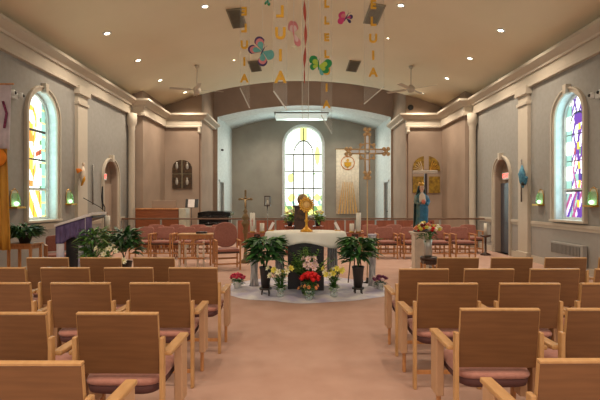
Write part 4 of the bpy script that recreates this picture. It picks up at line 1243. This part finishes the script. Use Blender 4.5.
t = thing('microphone', 'black microphone on a tall thin stand beside the lectern', 'microphone', (XA(95), Ya+.05, 0))
xm = XA(95)
MB().lathe([(.14,0),(.14,.02),(.02,.04)], (0.02,.32,0), 16).build('base', M['blackm'], t)
MB().tube([(0.02,.32,0.03),(.02,.32,1.42),(0,.28,1.5)], .01).build('pole', M['blackm'], t)
MB().tube([(.0,.28,1.36),(0,.25,1.62),(.01,.24,1.82)], [.014,.02,.012], 8).build('mic_body', M['blackm'], t)
MB().tube([(.1,.25,1.30),(-.05,.28,1.42),(-.36,.25,1.60)], .006, 6).build('boom', M['blackm'], t)
# greenery by ambo
leafy('potted_lily_bush', 'green bush of lilies with white blooms right of the purple lectern', XA(98,8.0), 7.85, 0, .30, .68, .36, 260, .2, .05, m=('leaf','leafl'), seed=14, pr=.14, ph=.3, up=.5)
leafy('potted_peace_lily', 'large dark green leafy plant right of the lily bush', XA(124,8.9), 8.9, 0, .42, .42, .52, 220, .24, .09, seed=15, pr=.15, ph=.35, up=.6, m=('leafd','leaf'))
lily_plant('white_lily', 'white lilies in bloom low beside the purple lectern', XA(106,7.6), 7.6, .25, .52, .22, 7, 'lily', 16, potm='potwh', size=.05)
stand(XA(106,7.6), 7.6, .25, .12, 'oak', 'low wooden stand under the white lilies by the lectern')
lily_plant('white_lily', 'cluster of white lilies lowest in front of the dark leafy plant', XA(113,7.2), 7.2, .2, .38, .17, 7, 'lily', 17, potm='potwh', size=.055)
stand(XA(113,7.2), 7.2, .2, .12, 'oak', 'low wooden stand under the lowest cluster of white lilies')
st = thing('candle_pillar_stand', 'slim cream candle stand behind the lily bush', 'candle stand', (XA(107.5,9.4), 9.4, 0))
MB().lathe([(.13,0),(.13,.03),(.03,.07),(.03,.85),(.08,.9),(.08,.93)], (0,0,0), 18).build('column', M['oak'], st)
candle(XA(107.5,9.4), 9.4, .932, .05, .30, 'cream pillar candle standing behind the lily bush by the lectern')

# ------------------------------------------------------------------ right: pedestal, statue, vase
Xs = (421.5-300)*9.7/F
t = thing('pedestal', 'white pedestal with a moulded cap under the blue-robed statue', 'pedestal', (Xs-.03, 9.7, 0))
MB().box(-.15,.15,-.15,.15,0,.80).build('shaft', M['ivory'], t, bevel=.01); MB().box(-.2,.2,-.2,.2,.84,.88).build('cap', M['ivory'], t, bevel=.01); MB().box(-.17,.17,-.17,.17,.8,.84).build('neck', M['ivory'], t, bevel=.01); MB().box(-.19,.19,-.19,.19,0,.08).build('foot', M['ivory'], t, bevel=.01)
def statue(x, y, z):
    t = thing('madonna_statue', 'painted statue of a woman in blue robe and gold crown, hands at chest', 'statue', (x, y, z))
    # robe and body in one surface: elliptical sections
    secs = [(0,.15,.12,0,0),(.08,.14,.115,0,0),(.25,.125,.10,.01,0),(.42,.13,.10,.015,0),(.55,.12,.095,.01,0),(.66,.13,.085,0,0),(.74,.115,.075,0,0),(.785,.06,.05,0,0),(.81,.036,.036,0,-.005),(.835,.036,.038,0,-.01),(.86,.05,.055,0,-.012),(.90,.056,.062,0,-.015),(.94,.05,.056,0,-.012),(.975,.025,.03,0,-.01)]
    b = MB(); n = 32; vs = []; fs = []; ms = []
    for (h_, rx, ry, ox, oy) in secs:
        for k in range(n):
            a = 2*PI*k/n; fold = 1+(.05*math.sin(a*8+h_*9) if h_ < .6 else 0)
            vs.append((ox+rx*math.cos(a)*fold, oy+ry*math.sin(a)*fold, h_))
    b.v = [Vector(v) for v in vs]
    for i in range(len(secs)-1):
        for k in range(n):
            a = 2*PI*(k+.5)/n; h_ = (secs[i][0]+secs[i+1][0])/2; front = math.sin(a) < -.1
            mi = 0
            if h_ > .8: mi = 2 if (math.sin(a) < -.35) else 6
            elif h_ > .6: mi = 3 if (front and abs(math.cos(a)) < .5) else 1 if math.cos(a) < .2 else 0
            elif math.cos(a) < -.62: mi = 1
            b.f.append([i*n+k, i*n+(k+1)%n, (i+1)*n+(k+1)%n, (i+1)*n+k]); b.m.append(mi); b.s.append(True)
    b.f.append(list(range(n))[::-1]); b.m.append(0); b.s.append(False)
    # arms folded to the chest, mitten-sized hands with fingers
    for s in (-1, 1):
        b.tube([(s*.105,0,.73),(s*.14,-.03,.60),(s*.10,-.10,.545),(s*.035,-.135,.60)], [.042,.042,.036,.022], 10, 1 if s < 0 else 0)
        b.tube([(s*.035,-.135,.60),(s*.018,-.145,.635)], [.018,.014], 8, 2)
        for q in range(5): b.tube([(s*(.008+.006*q),-.147,.63),(s*(.004+.005*q),-.15,.668-.004*q)], .0045, 5, 2)
    b.ball((0,-.078,.895), .009, .012, .012, 8, 6, 2)
    for s in (-1,1): b.ball((s*.02,-.072,.912), .006, .004, .004, 6, 4, 4)
    b.box(-.014,.014,-.077,-.07,.868,.873, 5)
    b.build('body', [M['robe'], M['mantle'], M['skin'], M['ivory'], M['blackm'], M['rose'], M['dkwood']], t)
    b = MB(); n = 16
    b.lathe([(.052,.945),(.06,.99),(.05,1.0),(.045,.96)], (0,-.01,0), n, sm=False)
    for k in range(8): a = 2*PI*k/8; b.ball((.055*math.cos(a), -.01+.055*math.sin(a), 1.01), .012, n=6, m=4)
    b.build('crown', M['brass'], t)
    MB().ball((0,-.165,.60), .045, .03, .045, 10, 6).build('heart', M['waxred'], t)
    b = MB()   # veil down the left side
    n = 10; vs = []; fs = []
    for j in range(10):
        h_ = .95-.9*j/9
        for i in range(n+1):
            a = PI*.05+PI*.9*i/n; r = .065+.075*min(1, j/4); 
            vs.append((r*math.cos(a)*1.05-.01*j*.3, r*math.sin(a)*.85+.0, h_))
    for j in range(9):
        for i in range(n): fs.append((j*(n+1)+i, j*(n+1)+i+1, (j+1)*(n+1)+i+1, (j+1)*(n+1)+i))
    b.add(vs, fs, 0, True); b.build('veil', M['mantle'], t, solid=.01)
    MB().lathe([(.17,-.0),(.17,.03),(.15,.04)], (0,0,-.04), 20).build('plinth', M['dkwood'], t)
statue(Xs, 9.7, .92)
Xc = (425.8-300)*10.3/F
t = thing('wooden_cross', 'plain brown wooden cross with white crossbar behind the statue', 'cross', (Xc, 10.3, 0))
MB().box(-.03,.03,-.02,.02,.05,2.25).build('upright', M['dkwood'], t, bevel=.004)
MB().box(-.29,.26,-.035,.035,2.17,2.24).build('crossbar', M['ivory'], t, bevel=.01)
MB().box(-.2,.2,-.2,.2,0,.06).build('base', M['dkwood'], t, bevel=.01)
Xv = (428-300)*9.0/F
t = thing('plant_table', 'dark wooden stool under the grey vase of flowers', 'table', (Xv+.02, 9.0, 0))
MB().lathe([(.17,.36),(.17,.42),(.15,.43)], (0,0,0), 24).build('top', M['dkwood'], t); MB().box(-.13,.13,-.13,.13,.28,.36).build('apron', M['dkwood'], t, bevel=.01)
for x in (-.12,.12):
    for y in (-.12,.12): MB().box(x-.02,x+.02,y-.02,y+.02,0,.3).build('leg', M['oak'], t)
bouquet('vase_of_flowers', 'grey vase of yellow, white and dark red roses before the statue', Xv, 9.0, .432, [(.07,0),(.085,.05),(.07,.2),(.085,.34),(.07,.34),(.06,.2),(.0001,.03)], 'silver', .50, .26, .19, [('lily', 26), ('yellow', 18), ('dkred', 15), ('peach', 6), ('red', 4)], 51, leafn=36, leafL=.12, cat='vase of flowers', br=.05)
# small table with a candle by the right doorway
X = (485.5-300)*12.8/F
t = thing('pedestal_table', 'small dark stand at the right end of the choir chairs', 'table', (X, 12.8, 0))
MB().lathe([(.14,0),(.14,.03),(.03,.08),(.03,.5),(.15,.54),(.15,.57)], (0,0,0), 18).build('column', M['dkwood'], t)
candle(X, 12.8, .572, .045, .34, 'white candle on the small dark stand by the right doorway')

# ------------------------------------------------------------------ hanging acrylic strips with letters
def acrylic(Y, x0, x1, zb0, zb1, ztop, lab, cx, zA, pitch, n, size, mirror, word='ALLELUIA', top=None):
    Xc = (x0+x1)/2; t = thing('hanging_strip', lab, 'hanging banner', (Xc, Y, 0))
    MB().prism([(x0-Xc, zb0), (x1-Xc, zb1), (x1-Xc, ztop), (x0-Xc, ztop)], -.003, .003).build('acrylic_sheet', M['acryl'], t)
    b = MB().bar((x0-Xc, 0, zb0), (x1-Xc, 0, zb1), .012, .02); b.build('bottom_edge', M['acedge'], t)
    b = MB(); 
    for x, zb in ((x0-Xc, zb0), (x1-Xc, zb1)): b.bar((x,0,zb), (x,0,ztop), .006, .008)
    b.build('side_edge', M['acryl'], t)
    MB().tube([(0,0,ztop-.02),(0,0,zc(Xc))], .003, 5).build('cord', M['white'], t)
    ch = word[::-1]
    for i in range(n):
        z = zA+pitch*i
        text_obj('letter', ch[i], size, .012, M['orange'], t, (cx-Xc, -.02, z), (PI/2, 0, PI if mirror else 0), .009)
Y = 9.0
def ZZ(py, Y): return EYE+(201-py)*Y/F
acrylic(Y, (240-300)*Y/F, (249.5-300)*Y/F, ZZ(88,Y), ZZ(108,Y), 6.0, 'leftmost clear hanging strip with orange letters ALLELUIA', (244.5-300)*Y/F, ZZ(79,Y), .334, 8, .22, True)
Y = 6.9
acrylic(Y, (273.5-300)*Y/F, (287-300)*Y/F, ZZ(91,Y), ZZ(110,Y), 5.9, 'clear hanging strip of orange letters between the blue and pink butterflies', (280.5-300)*Y/F, ZZ(78,Y), .334, 8, .24, True)
Y = 9.2
acrylic(Y, (321-300)*Y/F, (332-300)*Y/F, ZZ(115,Y), ZZ(134,Y), 6.0, 'clear hanging strip of orange letters behind the green butterfly', (326.5-300)*Y/F, ZZ(105,Y), .342, 8, .21, False)
Y = 9.1
acrylic(Y, (364-300)*Y/F, (384-300)*Y/F, ZZ(104,Y), ZZ(87,Y), 6.0, 'rightmost clear hanging strip with orange letters ALLELUIA', (373-300)*Y/F, ZZ(73,Y), .342, 8, .24, False)
# central clear strip and coral ribbon
Y = 8.2
t = thing('hanging_strip', 'narrow clear strip hanging over the altar down the centre', 'hanging banner', (.1, Y, 0))
MB().box(-.06, .055, -.003, .003, ZZ(120,Y), 6.0).build('acrylic_sheet', M['acryl'], t)
b = MB().box(-.066,-.058,-.005,.005,ZZ(120,Y),6.0); b.box(.052,.06,-.005,.005,ZZ(120,Y),6.0); b.build('side_edge', M['acedge'], t)
MB().tube([(0,0,5.98),(0,0,zc(.1))], .003, 5).build('cord', M['white'], t)
b = MB(); vs = []; fs = []; z_a, z_b = 6.2, ZZ(84,Y); k = 60
for i in range(k+1):
    z = z_a+(z_b-z_a)*i/k; a = i*.32; w_ = .026*(1 if i < 50 else (1-(i-50)/14)); ox = .012*math.sin(i*.2)
    vs += [(ox+w_*math.cos(a), w_*math.sin(a), z), (ox-w_*math.cos(a), -w_*math.sin(a), z)]
for i in range(k): fs.append((i*2, i*2+1, i*2+3, i*2+2))
b.add(vs, fs, 0, True); tag(b.build('coral_ribbon', M['ribbon'], loc=(.09, Y-.06, 0), solid=.004), 'twisted coral ribbon hanging down the central clear strip', 'ribbon')

# butterflies
def wing(L_, W_, a0, n=14):
    pts = [(0,0)]
    for k in range(n+1):
        a = a0-W_/2+W_*k/n; r = L_*(1-.25*((k/n*2-1)**2)); pts.append((r*math.cos(a), r*math.sin(a)))
    return pts
def butterfly(px, py, Y, rot, lab, wings, bodym, s=1):
    p = P(px, py, Y); t = thing('paper_butterfly', lab, 'butterfly decoration', p)
    R_ = Matrix.Rotation(rot, 4, 'Y')
    MB().tube([R_ @ Vector((0,-.01,-.07*s)), R_ @ Vector((0,-.012,.0)), R_ @ Vector((0,-.01,.08*s))], [.005,.012*s,.007], 8).build('body', M[bodym], t)
    for (L_, W_, a, m1, m2, yaw) in wings:
        for q, (sc1, mm) in enumerate(((1, m1), (.66, m2)) if isinstance(m2, str) else ((1, m1), (.86, m2[0]), (.66, m2[1]))):
            T = R_ @ Matrix.Rotation(yaw, 4, 'Z') @ Matrix.Translation((0, -.004*q, 0))
            MB().prism(wing(L_*s*sc1, W_*sc1**.3, a), -.003, .003, T=T).build('wing' if q == 0 else 'wing_patch', M[mm], t)
    b = MB()
    for sg in (-1,1): b.tube([R_ @ Vector((0,-.01,.08*s)), R_ @ Vector((sg*.03*s,-.01,.13*s))], .003, 4)
    b.build('antennae', M[bodym], t)
    MB().tube([(0,0,0),(0,0,zc(p.x)-p.z-.01)], .0015, 4).build('thread', M['white'], t)
butterfly(262.5, 51.5, 8, .5, 'large turquoise, pink and navy paper butterfly hanging at the left', [(.27,.95,2.37,'navy',('bpink','teal'),.1),(.27,.85,3.4,'navy',('bpink','teal'),-.1),(.22,1.2,.1,'teal','teal',.1),(.26,.95,-1.07,'navy',('bpink','teal'),.1)], 'navy')
butterfly(318.5, 66, 7.5, 0, 'green and lime paper butterfly hanging right of the central strip', [(.20,1.1,2.3,'bgreen','blime',.2),(.15,1.0,3.35,'bgreen','blime',.2),(.23,.9,.2,'bgreen','blime',-.2),(.20,.8,-.55,'bgreen','blime',-.2),(.17,.5,-1.15,'teal','teal',0)], 'bgreen')
butterfly(346, 18, 8, .5, 'magenta and purple paper butterfly hanging at the upper right', [(.15,.7,.8,'navy','magenta',.6),(.17,1.2,PI-.3,'magenta','bpink',-.4),(.13,.6,0,'navy','navy',.6),(.16,1.2,PI+.9,'magenta','magenta',-.4)], 'navy')
butterfly(293.5, 33, 7.2, -.12, 'pale pink paper butterfly seen edge-on beside the central strip', [(.22,1.0,1.1,'bpink','blush',.9),(.22,1.0,-1.1,'bpink','blush',.8),(.22,1.1,PI-1.2,'bpink','blush',-1.0)], 'bpink')
butterfly(294, 47, 7.8, 1.3, 'tiny cream paper butterfly under the pale pink one', [(.09,.7,.7,'lily','lily',.9),(.09,.7,PI-.7,'lily','lily',-.9)], 'lily', .8)
butterfly(268, 0, 8, .3, 'green paper butterfly tip at the top edge of the picture', [(.12,1.0,-.9,'bgreen','teal',.8),(.12,1.0,PI+.9,'bgreen','teal',-.8),(.12,1.0,.9,'bgreen','teal',.8)], 'bgreen', .8)

# ------------------------------------------------------------------ daylight and fill
def area(loc, rot, sx, sy, power, col):
    l = bpy.data.lights.new('daylight', 'AREA'); l.shape = 'RECTANGLE'; l.size = sx; l.size_y = sy; l.energy = power; l.color = col
    o = bpy.data.objects.new('daylight', l); COL.objects.link(o); o.location = loc; o.rotation_euler = rot; return o
COOL = (.45, .95, 1.0)
# daylight falling in at the side windows (just inside the glass, shining into the room)
for X, s, ys, w in ((XL, 1, (10.06, 4.2, -1.6), 1.0), (XR, -1, (9.86, 4.0, -1.8), .9)):
    for y in ys: area((X-s*.17, y, 2.5), (0, -s*PI/2, 0), 2.4, w*.9, 11, COOL)
# chancel: daylight from the altar window
area((.16, YC-.0, 3.2), (-PI/2, 0, 0), 1.7, 4.0, 90, (.66, .95, .96))
spot((-1.6, 22.6, 5.7), 130, 2.7, (1,.88,.74)); spot((2.2, 22.6, 5.7), 130, 2.7, (1,.88,.74))  # unseen warm spots added to brighten the chancel

w = bpy.data.worlds.new('World'); sc.world = w; w.use_nodes = True
bg = w.node_tree.nodes['Background']; bg.inputs[0].default_value = (1, .95, .90, 1); bg.inputs[1].default_value = .75

# ------------------------------------------------------------------ camera
cd = bpy.data.cameras.new('Camera'); cam = bpy.data.objects.new('Camera', cd); COL.objects.link(cam)
cam.location = (0, 0, EYE); cam.rotation_euler = (PI/2, 0, 0); cd.sensor_width = 36; cd.lens = 27.0; cd.shift_y = 1/600
cd.clip_start = .05
sc.camera = cam
sc.view_settings.view_transform = 'Standard'; sc.view_settings.look = 'None'; sc.view_settings.gamma = 1; sc.view_settings.use_curve_mapping = False
sc.view_settings.exposure = 0.66
